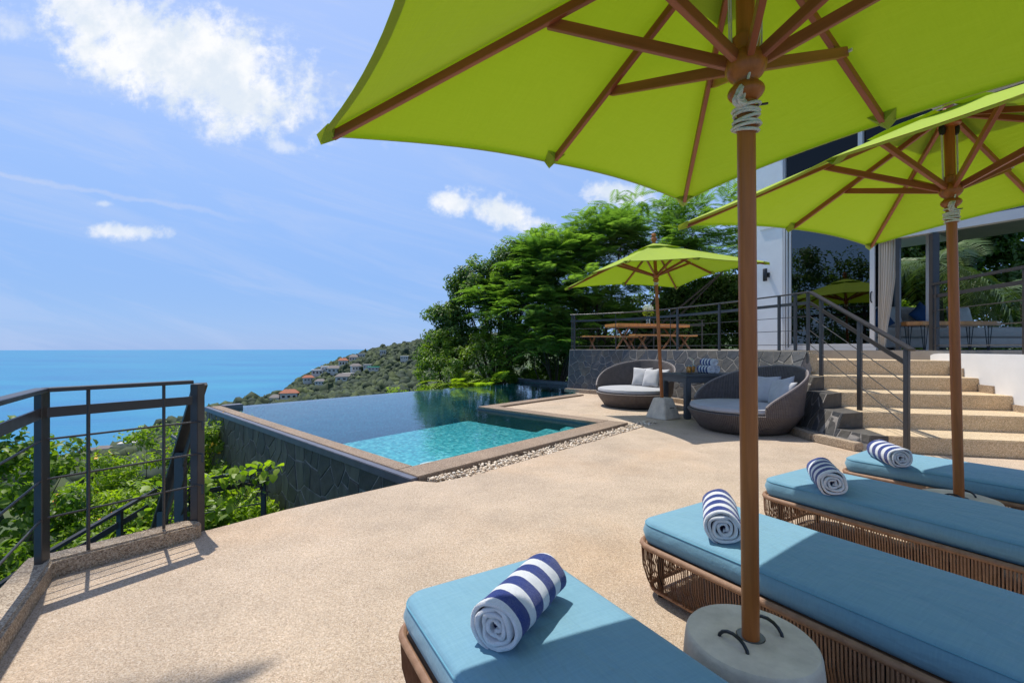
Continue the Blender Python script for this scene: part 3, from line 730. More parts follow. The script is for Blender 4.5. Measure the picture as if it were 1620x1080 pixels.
# ------------------------------------------------------------ stairs
ST_U = Vector((.968, -.25, 0)); ST_S = Vector((.25, .968, 0)); ST0 = Vector((4.46, 5.44, 0))
RISE = [.2, .4, .6, .8, 1.04]; RUN = .62
for k in range(5):
    m = MB(); left = -.02 + .045 * k * 0; d0 = RUN * k
    L = 2.35 + (4 - k) * .12; bk = 2.6 if k == 4 else .66
    a = ST0 + ST_S * d0; p = [a, a + ST_U * L, a + ST_U * L + ST_S * bk, a + ST_S * bk]
    m.prism([(q.x, q.y) for q in p], 0.0 if k == 0 else RISE[k - 1] - .1, RISE[k]); struct(m, 'stair_step', M_step, bevel=.012)
    if k: 
        m = MB(); p = [a + ST_S * .02, a + ST_U * L + ST_S * .02, a + ST_U * L + ST_S * .6, a + ST_S * .6]; m.prism([(q.x, q.y) for q in p], 0, RISE[k - 1] - .1); struct(m, 'stair_core', M_mortar)
# small rounded block at the head of the stairs beside the wall
m = MB(); a = ST0 + ST_S * (RUN * 4 - .04); p = [a - ST_U * .13 , a + ST_U * .16, a + ST_U * .16 + ST_S * .9, a - ST_U * .13 + ST_S * .9]; m.prism([(q.x, q.y) for q in p], .8, 1.195); struct(m, 'stair_head_block', M_step, bevel=.04, seg=3)

# stone flank of the stairs
STB = [(4.36, 7.47), (4.26, 6.95), (4.17, 6.4), (4.17, 5.95), (4.30, 5.50)]
STT = [ST0 + ST_S * (RUN * 4 - .02), ST0 + ST_S * RUN * 3, ST0 + ST_S * RUN * 2, ST0 + ST_S * RUN, ST0]
sw = empty('stair_side_wall', (4.4, 6.5, 0), 'stepped dark flagstone flank rising beside the stair treads', 'wall')
STM = [(4.82, 7.66), (4.66, 7.02), (4.55, 6.45), (4.49, 5.93), (4.42, 5.47)]
def flank_pt(u, z):
    b = poly_at(STB, u); t = poly_at(STM, u); k = min(1.0, max(0.0, z / .8))
    return Vector((b.x + (t.x - b.x) * k, b.y + (t.y - b.y) * k, z))
def flank_face(u, z):
    p = flank_pt(u, z); du = flank_pt(min(4, u + .05), z) - flank_pt(max(0, u - .05), z); dz = flank_pt(u, z + .02) - flank_pt(u, max(0, z - .02))
    n = dz.cross(du).normalized()
    if n.x > 0: n = -n
    return p, n
FLC = cells(0.0, 4.0, .10, .82, .34, 41, .024, .60)
for i, H in enumerate([.80, .60, .40, .20]):
    m = MB(); q = [flank_pt(i, 0), flank_pt(i + 1, 0), STT[i + 1] + ST_U * .03, STT[i] + ST_U * .03, flank_pt(i, H - .005), flank_pt(i + 1, H - .005), STT[i + 1] + ST_U * .03 + Vector((0, 0, H - .005)), STT[i] + ST_U * .03 + Vector((0, 0, H - .005))]
    m.add(q, [(0, 1, 5, 4), (1, 2, 6, 5), (2, 3, 7, 6), (3, 0, 4, 7), (0, 3, 2, 1)]); m.build('mortar_backing', M_mortar, sw, off=sw.location)
    o_ = -ST_S * .012; lo = max(0, H - .2) + .001; f0 = flank_pt(i + 1, lo); g0 = q[2] + Vector((0, 0, lo)); qa = [f0, g0, q[6], q[5]]
    m = MB(); m.add(qa + [p + o_ for p in qa], [(0, 1, 2, 3), (4, 7, 6, 5), (0, 4, 5, 1), (1, 5, 6, 2), (2, 6, 7, 3), (3, 7, 4, 0)]); m.build('riser_stone', M_slate, sw, off=sw.location)
    m = MB(); m.add([q[4], q[5], q[6], q[7]] + [p + Vector((0, 0, -.02)) for p in q[4:8]], [(0, 1, 2, 3), (4, 7, 6, 5), (0, 4, 5, 1), (1, 5, 6, 2), (2, 6, 7, 3), (3, 7, 4, 0)]); m.build('ledge_stone', M_slate3, sw, off=sw.location)
    cs = []
    for poly in FLC:
        c = clip(clip(clip(poly, 1, 0, i + 1), -1, 0, -i), 0, 1, H - .006)
        if len(c) >= 3:
            ar = abs(sum(c[a - 1][0] * c[a][1] - c[a][0] * c[a - 1][1] for a in range(len(c)))) / 2
            if ar > .003: cs.append(c)
    clad(sw, cs, flank_face, [M_slate, M_slate2, M_slate3], 50 + i, .006)

# white wall on the right of the stairs with its stepped skirting
WR0 = Vector((7.22, 7.95, 0)); wn_ = ST_U
def wr(d, off=0.0): q = WR0 - ST_S * d + ST_U * off; return (q.x, q.y)
wwall = empty('white_garden_wall', (*wr(2), 0), 'white rendered wall with a rounded corner beside the right of the stairs', 'wall')
m = MB()
prof = [(-.0, .9), (0.0, .95), (.04, 1.05), (.12, 1.115), (.22, 1.145), (.35, 1.155), (5.0, 1.165), (5.0, -.05), (0, -.05)]
vs = []; 
for o_ in (0, .22): vs += [(*wr(d, o_), z) for d, z in prof]
n = len(prof); m.add(vs, [tuple(range(n)), tuple(range(2 * n - 1, n - 1, -1))] + [(i, (i + 1) % n, n + (i + 1) % n, n + i) for i in range(n)])
m.build('wall_face', M_white, wwall, off=wwall.location)
m = MB()
sk = [(0.06, 0, .935), (.955, 0, .71), (1.56, 0, .49), (2.15, 0, .29), (2.8, 0, .12)]
for i, (d, z0, z1) in enumerate(sk):
    d1 = sk[i + 1][0] if i < 4 else 4.9
    m.bar((*wr(d, -.012), (z0 + z1) / 2 - .05), (*wr(d1 - .001, -.012), (z0 + z1) / 2 - .05), .024, z1 - z0 + .1)
m.build('skirting', M_kerb, wwall, off=wwall.location)

# raised kerb of the deck at the left
KB = [(-2.03 + .46 * 2.2, 1.80 - .67 * 2.2), (-2.03 + .23, 1.80 - .335), (-2.49, 2.47), (-2.09, 2.94)]
def kerb():
    # inner line KB, outer line offset to the left, rounded end
    inner = [Vector(p) for p in KB]; outer = [Vector((p[0] - .14, p[1] - .1)) for p in KB[:2]] + [Vector((-2.66, 2.49)), Vector((-2.215, 3.02))]
    end = [Vector((-2.06, 2.985)), Vector((-2.07, 3.04)), Vector((-2.12, 3.06)), Vector((-2.18, 3.055))]
    poly = inner + end + outer[::-1]
    z = [.10] * 4 + [.095, .09, .09, .095] + [.10] * 4
    m = MB(); m.prism([(p.x, p.y) for p in poly], -.3, z); o = m.build('deck_kerb', M_kerb, bevel=.012, seg=3); tag(o, kind='structure')
kerb()

# ------------------------------------------------------------ railings
def railing(name, path, label, group=None, mains=(), thins=(), zb=0.0, top=1.0, flat=.84, rods=(.2, .42, .64), pw=.05, slope=None, hook=False, topw=.055):
    """path: list of (x,y,zfoot); mains / thins: param positions of posts along path"""
    base = Vector(path[0]); r = empty(name, base, label, 'railing', group)
    P = [Vector(p) for p in path]; up = Vector((0, 0, 1))
    def at(t): t = max(0, min(len(P) - 1 - 1e-6, t)); i = int(t); return P[i].lerp(P[i + 1], t - i)
    m = MB()
    for i in range(len(P) - 1): m.bar(P[i] + up * (top - .012), P[i + 1] + up * (top - .012), topw, .024)
    m.build('handrail', M_steel, r, off=base, bevel=.003, seg=1)
    m = MB()
    for i in range(len(P) - 1): m.bar(P[i] + up * flat, P[i + 1] + up * flat, .012, .055)
    m.build('flat_bar', M_steel, r, off=base)
    for h in rods:
        m = MB(); pts = [p + up * h for p in P]
        if hook: d = (pts[-1] - pts[-2]).normalized(); s_ = Vector((d.y, -d.x, 0)); e = pts[-1]; pts = pts[:-1] + [e - d * .01 , e + d * .035 - s_ * .0 , e + d * .05 + s_ * .03, e + d * .035 + s_ * .07 - up * .05]
        m.tube(pts, .006, 8); m.build('rod', M_steel, r, off=base, smooth=True)
    for t in mains:
        p = at(t); q = at(min(t + .05, len(P) - 1)); d = (at(t + .04) - at(t - .04)); a = math.atan2(d.y, d.x); m = MB()
        m.box((p.x, p.y, p.z + zb + (top - .026 - zb) / 2), (pw, .035, top - .026 - zb), rz=a); m.build('post', M_steel, r, off=base, bevel=.003, seg=1)
    for t in thins:
        p = at(t); m = MB(); m.tube([(p.x, p.y, p.z + zb), (p.x, p.y, p.z + top - .024)], .009, 8); m.build('baluster', M_steel, r, off=base)
    return r
r1 = railing('deck_railing', [(-1.15, .42, 0), (-2.53, 2.45, 0), (-2.13, 3.03, 0)], 'black steel railing on the tan kerb at the left edge of the deck', mains=(.35, 1.0), thins=(1.265, 1.777), zb=.099, top=1.035, flat=.90, rods=(.33, .54, .755), pw=.075, hook=True, topw=.06)
b0 = r1.location
m = MB(); m.box((-2.135, 3.09, .50), (.05, .075, 1.01)); m.build('post', M_steelweb, r1, off=b0, bevel=.003)
# railing going down the outside stair
r2 = empty('outside_stair_railing', (-2.2, 3.15, 0), 'brown grey steel railing sloping steeply down the outside stair beyond the kerb', 'railing')
A, B = Vector((-2.15, 3.14, 1.0)), Vector((-3.12, 3.98, -.36)); b0 = r2.location
m = MB(); m.bar(A, B, .085, .03); m.build('handrail', M_steelweb, r2, off=b0, bevel=.003)
m = MB(); dd = Vector((-.02, .03, -.16)); m.bar(A + dd, B + dd, .014, .06); m.build('flat_bar', M_steelweb, r2, off=b0)
for h in (.32, .52, .72):
    m = MB(); m.tube([A + Vector((0, 0, -h)), B + Vector((0, 0, -h))], .006, 6); m.build('rod', M_steel, r2, off=b0)
for t, zz in ((.38, 1.0), (.8, 1.0)):
    p = A.lerp(B, t); m = MB(); m.box((p.x, p.y, p.z - .55), (.07, .04, 1.05)); m.build('post', M_steelweb, r2, off=b0)
r3 = empty('lower_stair_railing', (-2.5, 4.45, -1.2), 'black lower railing overgrown by a leafy creeper against the pool wall', 'railing'); b0 = r3.location
L3 = [Vector((-2.44, 4.47, .06)), Vector((-3.30, 4.28, -.05)), Vector((-3.70, 3.62, -.38)), Vector((-4.1, 3.0, -.8))]
m = MB()
for i in range(3): m.bar(L3[i], L3[i + 1], .05, .025)
m.build('handrail', M_steel, r3, off=b0)
m = MB()
for i in range(3): m.bar(L3[i] - Vector((0, 0, .12)), L3[i + 1] - Vector((0, 0, .12)), .012, .05)
m.build('flat_bar', M_steel, r3, off=b0)
for h in (.33, .54):
    m = MB(); m.tube([p - Vector((0, 0, h)) for p in L3], .006, 6); m.build('rod', M_steel, r3, off=b0)
for t in (0.0, .75, 1.4, 2.0):
    p = L3[int(t)].lerp(L3[min(3, int(t) + 1)], t - int(t)); m = MB(); m.box((p.x, p.y, p.z - .6), (.04, .03, 1.18)); m.build('post', M_steel, r3, off=b0)
st = empty('outside_steel_stair', (-2.6, 3.8, -1.4), 'dark steel treads of the outside stair dropping away beside the pool wall', 'stair'); b0 = st.location
for i in range(8):
    c = Vector((-2.62 - .22 * i, 3.98 - .02 * i, -.55 - .17 * i)); m = MB(); m.box(c, (.27, .82, .03), rz=-.1); m.build('tread', M_steel, st, off=b0)
for s_ in (-.42, .42):
    m = MB(); m.bar((-2.45, 3.98 + s_, -.5), (-4.3, 3.84 + s_, -1.95), .02, .16); m.build('stringer', M_steel, st, off=b0)

railing('terrace_railing', [(p[0] + .03, p[1] + .05, 1.2) for p in TOPC], 'curved black railing standing on the dark stone terrace wall', mains=(.15, 3.66, 4.77, 6.27, 6.68, 6.98), thins=(1.7, 3.46, 5.6), top=1.01, flat=.82, rods=(.10, .35, .59), pw=.05, topw=.06)
railing('rear_terrace_railing', [(1.75, 13.3, 1.2), (2.3, 15.8, 1.2), (6.6, 15.6, 1.2)], 'black railing along the back edge of the terrace behind the dining table', mains=(0.02, 1.0, 1.3, 1.6, 1.98), thins=(.5, 1.15, 1.45, 1.8), top=1.01, flat=.82, rods=(.10, .35, .59))
# stair handrail (left side), real slope
sr = empty('stair_railing', (4.52, 5.22, 0), 'black steel handrail with thin rods sloping down the left of the stairs', 'railing'); b0 = sr.location
A, B = Vector((5.07, 7.74, 2.2)), Vector((4.50, 5.12, 1.225))
m = MB(); m.bar(A, B, .075, .026); m.build('handrail', M_steel, sr, off=b0, bevel=.003)
m = MB(); dz = Vector((0, 0, -.19)); m.bar(A + dz, A.lerp(B, .96) + dz, .014, .055); m.build('flat_bar', M_steel, sr, off=b0)
for h in (.42, .66, .90):
    m = MB(); m.tube([A - Vector((0, 0, h)), A.lerp(B, .97) - Vector((0, 0, h))], .006, 8); m.build('rod', M_steel, sr, off=b0)
for t, zf in ((.157, .8), (.589, .4), (.965, 0)):
    p = A.lerp(B, t); m = MB(); m.box((p.x, p.y, (p.z - .02 + zf) / 2), (.04, .055, p.z - .02 - zf), rz=.23); m.build('post', M_steel, sr, off=b0, bevel=.003)
# railing on the right, on the white wall
rw = empty('wall_top_railing', (7.2, 7.9, 1.1), 'dark grey railing running along the top of the white wall at the right', 'railing'); b0 = rw.location
def wq(d, z): x, y = wr(d, .1); return (x, y, z)
m = MB(); m.bar(wq(0, 2.35), wq(3.4, 2.31), .06, .04); m.build('handrail', M_steel, rw, off=b0)
m = MB(); m.bar(wq(0, 2.14), wq(3.4, 2.12), .014, .06); m.build('flat_bar', M_steel, rw, off=b0)
for z in (1.89, 1.59, 1.29):
    m = MB(); m.tube([wq(0, z), wq(3.4, z)], .008, 8); m.build('rod', M_steel, rw, off=b0)
for d in (.12, 1.93, 3.3):
    m = MB(); x, y = wr(d, .1); m.box((x, y, 1.74), (.04, .05, 1.16), rz=-.25); m.build('post', M_steel, rw, off=b0)

# ------------------------------------------------------------ the villa
FO = Vector((5.88, 10.24, 0)); FT = Vector((.544, -.84, 0)); FN = Vector((-.84, -.544, 0)); FA = math.atan2(FT.y, FT.x)
def HF(s, w, z=0.0): return FO + FT * s + FN * w + Vector((0, 0, z))
vl = empty('villa', HF(0, 0, 1.2), 'white and glass villa behind the terrace with tall sliding doors', 'building')
def hbox(name, s0, s1, w0, w1, z0, z1, mt, par=None, bevel=0.0):
    m = MB(); m.box(HF((s0 + s1) / 2, (w0 + w1) / 2, (z0 + z1) / 2), (s1 - s0, w1 - w0, z1 - z0), rz=FA)
    p = par or vl; return m.build(name, mt, p, off=Vector(vl.location), bevel=bevel)
m = MB(); m.prism([tuple(HF(s, w)[:2]) for s, w in ((-.52, .22), (7.5, .22), (7.5, -5), (-.52, -5))], .6, 1.203); struct(m, 'villa_platform', M_floor, bevel=.01)
hbox('wall', -.48, .20, -.35, 0, 1.204, 7.4, M_white)
hbox('wall', -.48, -.25, -5, -.351, 1.204, 7.4, M_white)
hbox('roof_slab', -.3, 7.5, -5, .02, 3.95, 4.25, M_white)
hbox('roof_slab', -.6, 8, -5, .3, 7.2, 7.5, M_white)
hbox('balcony_slab', 2.75, 7.5, .021, .55, 5.35, 5.55, M_white)
hbox('lintel_beam', 1.93, 7.4, -.12, .03, 3.26, 3.42, M_alu)
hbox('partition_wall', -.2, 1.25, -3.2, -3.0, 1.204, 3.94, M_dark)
hbox('ceiling', 1.9, 7.45, -4.95, -.13, 3.90, 3.945, M_floor)
hbox('transom_panel', 1.93, 7.4, -.1, -.04, 3.421, 3.94, M_tinted)
df = hbox('door_frame', .22, .26, -.08, .02, 1.204, 3.94, M_alu)
hbox('door_frame', .275, .305, -.08, .01, 1.204, 3.94, M_alu)
hbox('door_frame', .25, 1.9, -.1, .005, 1.204, 1.262, M_alu)
sdr = hbox('sliding_door', .335, 1.86, -.03, -.018, 1.264, 3.94, M_tinted)
def sub(name, s0, s1, w0, w1, z0, z1, mt):
    m = MB(); m.box(HF((s0 + s1) / 2, (w0 + w1) / 2, (z0 + z1) / 2), (s1 - s0, w1 - w0, z1 - z0), rz=FA); return m.build(name, mt, sdr, off=Vector(vl.location), bevel=.003)
sub('stile', .335, .375, -.045, 0.001, 1.264, 3.94, M_alu); sub('stile', 1.80, 1.875, -.045, .004, 1.264, 3.94, M_alu); sub('bottom_rail', .376, 1.799, -.045, .001, 1.264, 1.33, M_alu)
m = MB(); hp = [HF(1.835, .005, 2.12), HF(1.835, .05, 2.14), HF(1.835, .06, 2.22), HF(1.835, .05, 2.30), HF(1.835, .005, 2.32)]; m.tube(hp, .012, 8); m.build('handle', M_black, sdr, off=Vector(vl.location), smooth=True)
hbox('door_frame', 2.20, 2.26, -.06, .02, 1.204, 3.26, M_steel)
hbox('door_frame', 2.40, 2.45, -.9, -.84, 1.204, 3.9, M_alu)
# upper storey glazing
for i, (a, b) in enumerate([(.24, 1.60), (1.68, 3.0), (3.08, 4.5), (4.58, 6.0)]):
    g = hbox('window', a, b, -.12, -.10, 4.3, 7.19, M_upper)
    hbox('window_frame', b, b + .075, -.14, -.02, 4.3, 7.19, M_alu)
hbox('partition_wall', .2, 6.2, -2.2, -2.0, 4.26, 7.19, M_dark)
# tall steel post at the stair head
tp = HF(2.74, .02, 0); m = MB(); m.box((tp.x, tp.y, 2.14), (.10, .11, 2.2), rz=-.25); o = m.build('steel_post', M_steel, None, bevel=.004); tag(o, 'tall dark grey steel post at the head of the stairs holding the lintel', 'post')
bp = MB(); bp.box((8.75, 10.6, 2.5), (.07, .07, 2.6)); o = bp.build('garden_post', M_steel); tag(o, 'thin blue grey post behind the lounge sofa in front of the garden', 'post')
# wall lamp
wl = empty('wall_lamp', HF(-.14, .0, 2.9), 'black cylinder wall lamp on the white column of the villa', 'lamp')
m = MB(); m.lathe([(.04, -.14), (.045, -.135), (.045, .135), (.04, .14)], 16, c=tuple(HF(-.14, .085, 2.9))); m.build('lamp_shade', M_black, wl, off=wl.location, smooth=True)
m = MB(); m.box(HF(-.10, .025, 2.9), (.05, .05, .1), rz=FA); m.build('bracket', M_black, wl, off=wl.location)
# curtain
def curtain():
    m = MB(); n = 48; vs = []; zs = [1.22, 1.6, 2.0, 2.5, 3.1, 3.93]; wd = [.10, .13, .19, .25, .28, .29]
    for z, ww in zip(zs, wd):
        for i in range(n + 1):
            u = i / n; q = HF(1.89 + ww * u, -.16 + .028 * math.sin(u * 2 * math.pi * 7) + .01 * math.sin(u * 23 + z), z); vs.append(q)
    fs = [(r * (n + 1) + i, r * (n + 1) + i + 1, (r + 1) * (n + 1) + i + 1, (r + 1) * (n + 1) + i) for r in range(len(zs) - 1) for i in range(n)]
    m.add(vs, fs); o = m.build('curtain', M_cream, smooth=True); md = o.modifiers.new('thick', 'SOLIDIFY'); md.thickness = .004
    tag(o, 'cream pleated curtain gathered beside the sliding door frame', 'curtain')
curtain()

# ------------------------------------------------------------ soft shapes
def outline(hx, hy, r, n=6):
    pts = []; r = max(r, .002)
    for cx, cy, a0 in ((hx - r, hy - r, 0), (-hx + r, hy - r, 90), (-hx + r, -hy + r, 180), (hx - r, -hy + r, 270)):
        for i in range(n + 1):
            a = R(a0 + 90 * i / n); pts.append((cx + r * math.cos(a), cy + r * math.sin(a)))
    return pts
def slab(m, hx, hy, z0, z1, r, e=.02, bulge=.006, c=(0, 0), n=6, side=.004):
    """cushion-like block with rounded edges and a slightly domed top"""
    prof = [(e, z0), (e * .3, z0 + e * .3), (0, z0 + e), (-side, (z0 + z1) / 2), (0, z1 - e), (e * .3, z1 - e * .3), (e, z1)]
    ins = [.08, .2, .4, .7, .93]; k = min(hx, hy)
    prof += [(e + (k - e) * f, z1 + bulge * (1 - (1 - f) ** 2)) for f in ins]
    vs = []; N = 0
    for i, z in prof:
        o_ = outline(hx - i, hy - i, max(r - i, .003), n); N = len(o_); vs += [(c[0] + p[0], c[1] + p[1], z) for p in o_]
    L_ = len(prof)
    fs = [(a * N + j, a * N + (j + 1) % N, (a + 1) * N + (j + 1) % N, (a + 1) * N + j) for a in range(L_ - 1) for j in range(N)]
    fs += [tuple(range(N - 1, -1, -1)), tuple(range((L_ - 1) * N, L_ * N))]
    m.add(vs, fs)

def pillow_mesh(name, w_, h_, t_, mt, parent, M4, seed=0):
    r = random.Random(seed); n = 14; vs = []; 
    for s_ in (1, -1):
        for i in range(n + 1):
            for j in range(n + 1):
                x = -1 + 2 * i / n; y = -1 + 2 * j / n; e = (1 - abs(x) ** 2.4) * (1 - abs(y) ** 2.4); pin = 1 - .09 * (1 - abs(x * y)) * max(abs(x), abs(y)) ** 3
                z = s_ * t_ * .5 * max(e, 0) ** .5 + .006 * math.sin(x * 4 + r.random()) * math.sin(y * 5)
                vs.append((x * w_ / 2 * pin, y * h_ / 2 * pin, z))
    k = (n + 1) ** 2; fs = []
    for i in range(n):
        for j in range(n):
            a = i * (n + 1) + j; fs += [(a, a + n + 1, a + n + 2, a + 1), (a + k, a + k + 1, a + k + n + 2, a + k + n + 1)]
    bm = bmesh.new(); V_ = [bm.verts.new(p) for p in vs]
    for f in fs: bm.faces.new([V_[q] for q in f])
    bmesh.ops.remove_doubles(bm, verts=bm.verts, dist=.0015); bmesh.ops.recalc_face_normals(bm, faces=bm.faces)
    me = bpy.data.meshes.new(name); bm.to_mesh(me); bm.free(); me.polygons.foreach_set('use_smooth', [True] * len(me.polygons))
    o = link(name, me, mt, parent); o.matrix_local = M4
    return o
def TRS(loc, rx=0, ry=0, rz=0): return Matrix.Translation(loc) @ Matrix.Rotation(R(rz), 4, 'Z') @ Matrix.Rotation(R(ry), 4, 'Y') @ Matrix.Rotation(R(rx), 4, 'X')

# lounge sofa behind the villa front
sf = empty('lounge_sofa', (9.0, 9.8, 1.203), 'long low grey sofa with loose back cushions in the covered lounge', 'sofa')
def sbox(name, x0, x1, y0, y1, z0, z1, mt=M_sofa, par=None, r=.05, lab=None):
    m = MB(); slab(m, (x1 - x0) / 2, (y1 - y0) / 2, z0, z1, r, .035, .02, c=((x0 + x1) / 2, (y0 + y1) / 2)); o = m.build(name, mt, par or sf, off=(9.0, 9.8, 1.203), smooth=True); return o
sbox('sofa_base', 7.2, 10.6, 9.32, 10.25, 1.25, 1.46)
for a, b in ((7.22, 8.05), (8.06, 9.3), (9.31, 10.55)): sbox('seat_cushion', a, b, 9.28, 10.2, 1.465, 1.67)
for x, w_ in ((8.30, .74), (9.02, .74), (9.95, .5)):
    pillow_mesh('back_cushion', w_, .50, .24, M_sofa, sf, TRS((x - 9.0, 10.12 - 9.8, 1.93 - 1.203), 78, 0, 0), int(x * 10))
for x, y, z, rz, lab in ((8.86, 9.80, 1.95, 42, 'deep blue pillow tilted on its corner in the middle of the grey sofa'), (7.88, 9.75, 1.86, 30, 'dark blue pillow at the left end of the grey sofa')):
    o = pillow_mesh('scatter_pillow', .46, .46, .15, M_bluepillow, None, TRS((x, y, z), 70, 0, 0) @ Matrix.Rotation(R(rz), 4, 'Z'), 3); tag(o, lab, 'pillow', 'blue pillows on the lounge sofa')
ct = empty('slab_coffee_table', (8.1, 8.75, 1.203), 'natural edge wooden slab table on black hairpin legs before the sofa', 'table'); b0 = ct.location
m = MB(); poly = [(7.42, 8.55), (7.6, 8.43), (8.0, 8.47), (8.5, 8.40), (9.0, 8.44), (9.2, 8.56), (9.16, 8.86), (8.9, 9.0), (8.3, 8.96), (7.8, 9.02), (7.5, 8.9)]; m.prism(poly, 1.67, 1.745); m.build('table_top', M_woodslab, ct, off=b0, bevel=.012)
for x, y in ((7.75, 8.55), (8.95, 8.55), (7.75, 8.9), (8.95, 8.9)):
    m = MB()
    for k in (-1, 0, 1): m.tube([(x + k * .07, y, 1.67), (x + k * .015, y, 1.205)], .007, 6)
    m.build('hairpin_leg', M_black, ct, off=b0)

# ------------------------------------------------------------ daybeds
def daybed(loc, rz, label, pil):
    r = empty('round_daybed', loc, label, 'daybed', 'round wicker daybeds', R(rz))
    m = MB(); m.lathe([(.60, .02), (.625, .03), (.72, .16), (.79, .275), (.80, .30), (.785, .31), (.70, .315)], 72); m.build('wicker_base', M_wicker, r, smooth=True)
    # curved back: from -115 to +115 degrees about local +y
    n = 56; vs = []; a0 = -112
    for i in range(n + 1):
        u = i / n; a = R(90 + a0 + 2 * -a0 * u); s_ = math.sin(math.pi * u); h = .26 + .38 * s_ ** .55 if 0 < u < 1 else .26
        h = .30 + (.12 + .54 * s_ ** .8)
        lean = .06 * s_; cs, sn = math.cos(a), math.sin(a)
        for rr, zz in ((.795, .28), (.80 + lean * .5, .30 + (h - .3) * .5), (.815 + lean, h - .02), (.80 + lean, h + .005), (.775 + lean, h - .01), (.755 + lean * .5, .30 + (h - .3) * .5), (.745, .28)):
            vs.append((rr * cs, rr * sn, zz))
    k = 7; fs = [(i * k + j, (i + 1) * k + j, (i + 1) * k + (j + 1) % k, i * k + (j + 1) % k) for i in range(n) for j in range(k)] + [tuple(range(k)), tuple(range(n * k + k - 1, n * k - 1, -1))]
    m = MB(); m.add(vs, fs); m.build('wicker_back', M_wicker, r, smooth=True)
    m = MB(); m.tube([vs[i * k + 3] for i in range(n + 1)], .016, 8); m.build('back_rim', M_wickerrim, r, smooth=True)
    m = MB(); m.lathe([(.70, .312), (.745, .318), (.762, .335), (.765, .355), (.755, .378), (.73, .392), (.6, .402), (.3, .408), (.001, .41)], 72); m.build('seat_cushion', M_greycush, r, smooth=True)
    m = MB(); m.ring([(.752 * math.cos(2 * math.pi * j / 72), .752 * math.sin(2 * math.pi * j / 72), .383) for j in range(72)], .005, 6); m.build('piping', M_greycush, r, smooth=True)
    for q, (x, y, z, tilt, turn, spin, s_, lab) in enumerate(pil):
        M4 = Matrix.Translation(loc) @ Matrix.Rotation(R(rz), 4, 'Z') @ TRS((x, y, z), 0, 0, turn) @ Matrix.Rotation(R(tilt), 4, 'X') @ Matrix.Rotation(R(spin), 4, 'Z')
        o = pillow_mesh('daybed_pillow', s_, s_, .15, M_pillow, None, M4, q); tag(o, lab, 'pillow', 'pale pillows on the daybeds')
    return r
M_wickerrim = mat('highlit_wicker_rim', (.27, .23, .21), (.19, .16, .15), 60, .6, .5, 200)  # paler than the weave, the rim's highlight is put into its colour
daybed((2.62, 9.78, 0), -40, 'round grey brown wicker daybed between the far umbrella and the pool corner',
       [(-.02, .46, .60, 68, 6, 0, .44, 'pale pillow standing furthest left on the far daybed'), (.26, .30, .60, 66, -16, 6, .42, 'pale pillow leaning in front at the right on the far daybed'), (.40, .48, .60, 70, -25, 0, .40, 'pale pillow at the back right of the far daybed')])
daybed((3.56, 7.02, 0), -74, 'large round grey brown wicker daybed beside the stairs with its high back to the right',
       [(-.02, .42, .60, 66, 30, 0, .45, 'upright pale pillow nearest the pole side on the near daybed'), (.26, .46, .60, 66, 0, 14, .42, 'pale pillow with a raised corner on the near daybed'), (.40, .36, .58, 60, -20, 0, .40, 'pale pillow against the high back of the near daybed')])

# side table of wicker
tb = empty('wicker_side_table', (3.5, 8.35, 0), 'slate grey wicker table standing between the two daybeds', 'table'); b0 = tb.location
TA = R(14); 
def tloc(x, y, z): return Vector((3.04 + x * math.cos(TA) - y * math.sin(TA), 7.93 + x * math.sin(TA) + y * math.cos(TA), z))
m = MB(); m.box(tloc(.62, .40, .755), (1.26, .82, .05), rz=TA); m.build('table_top', M_wickertable, tb, off=b0, bevel=.015, smooth=True)
m = MB()
for c, d in (((.62, .03), (1.2, .05, .1)), ((.62, .77), (1.2, .05, .1)), ((.03, .40), (.05, .7, .1)), ((1.21, .40), (.05, .7, .1))): m.box(tloc(*c, .68), d, rz=TA)
m.build('apron', M_wickertable, tb, off=b0, bevel=.01)
for x, y in ((.055, .055), (1.185, .055), (.055, .745), (1.185, .745)):
    m = MB(); m.box(tloc(x, y, .365), (.105, .105, .73), rz=TA); m.build('leg', M_wickertable, tb, off=b0, bevel=.015)
m = MB(); c = tloc(.30, .30, .781); m.box(c + Vector((0, 0, .006)), (.30, .19, .010), rz=TA); m.box(c + Vector((0, 0, .001)), (.24, .14, .01), rz=TA)
o = m.build('drinks_tray', M_black, off=c, bevel=.003); o.location = c; tag(o, 'small dark tray under the two orange drinks on the wicker table', 'tray')
def drink(x, y, label, straw=False):
    c = tloc(x, y, .793); g = empty('drink_glass', c, label, 'drink', 'orange drinks on the tray'); g.scale = (1.2, 1.2, 1.2)
    m = MB(); m.lathe([(.033, 0), (.038, .03), (.042, .12), (.040, .12), (.0385, .115)], 20); m.build('glass_wall', M_clear, g, smooth=True)
    m = MB(); m.lathe([(.030, .008), (.035, .03), (.038, .095), (.001, .096)], 20); m.build('juice', M_juice, g, smooth=True)
    m = MB(); m.lathe([(.036, .097), (.030, .108), (.001, .113)], 14); m.build('ice', M_clear, g, smooth=True)
    if straw:
        m = MB(); m.tube([(-.01, 0, .03), (.012, 0, .15), (.02, .0, .19), (-.05, 0, .235)], .004, 6); m.build('straw', M_whiteflower, g)
drink(.235, .27, 'left glass of orange drink on the tray'); drink(.345, .31, 'right glass of orange drink with a straw on the tray', True)

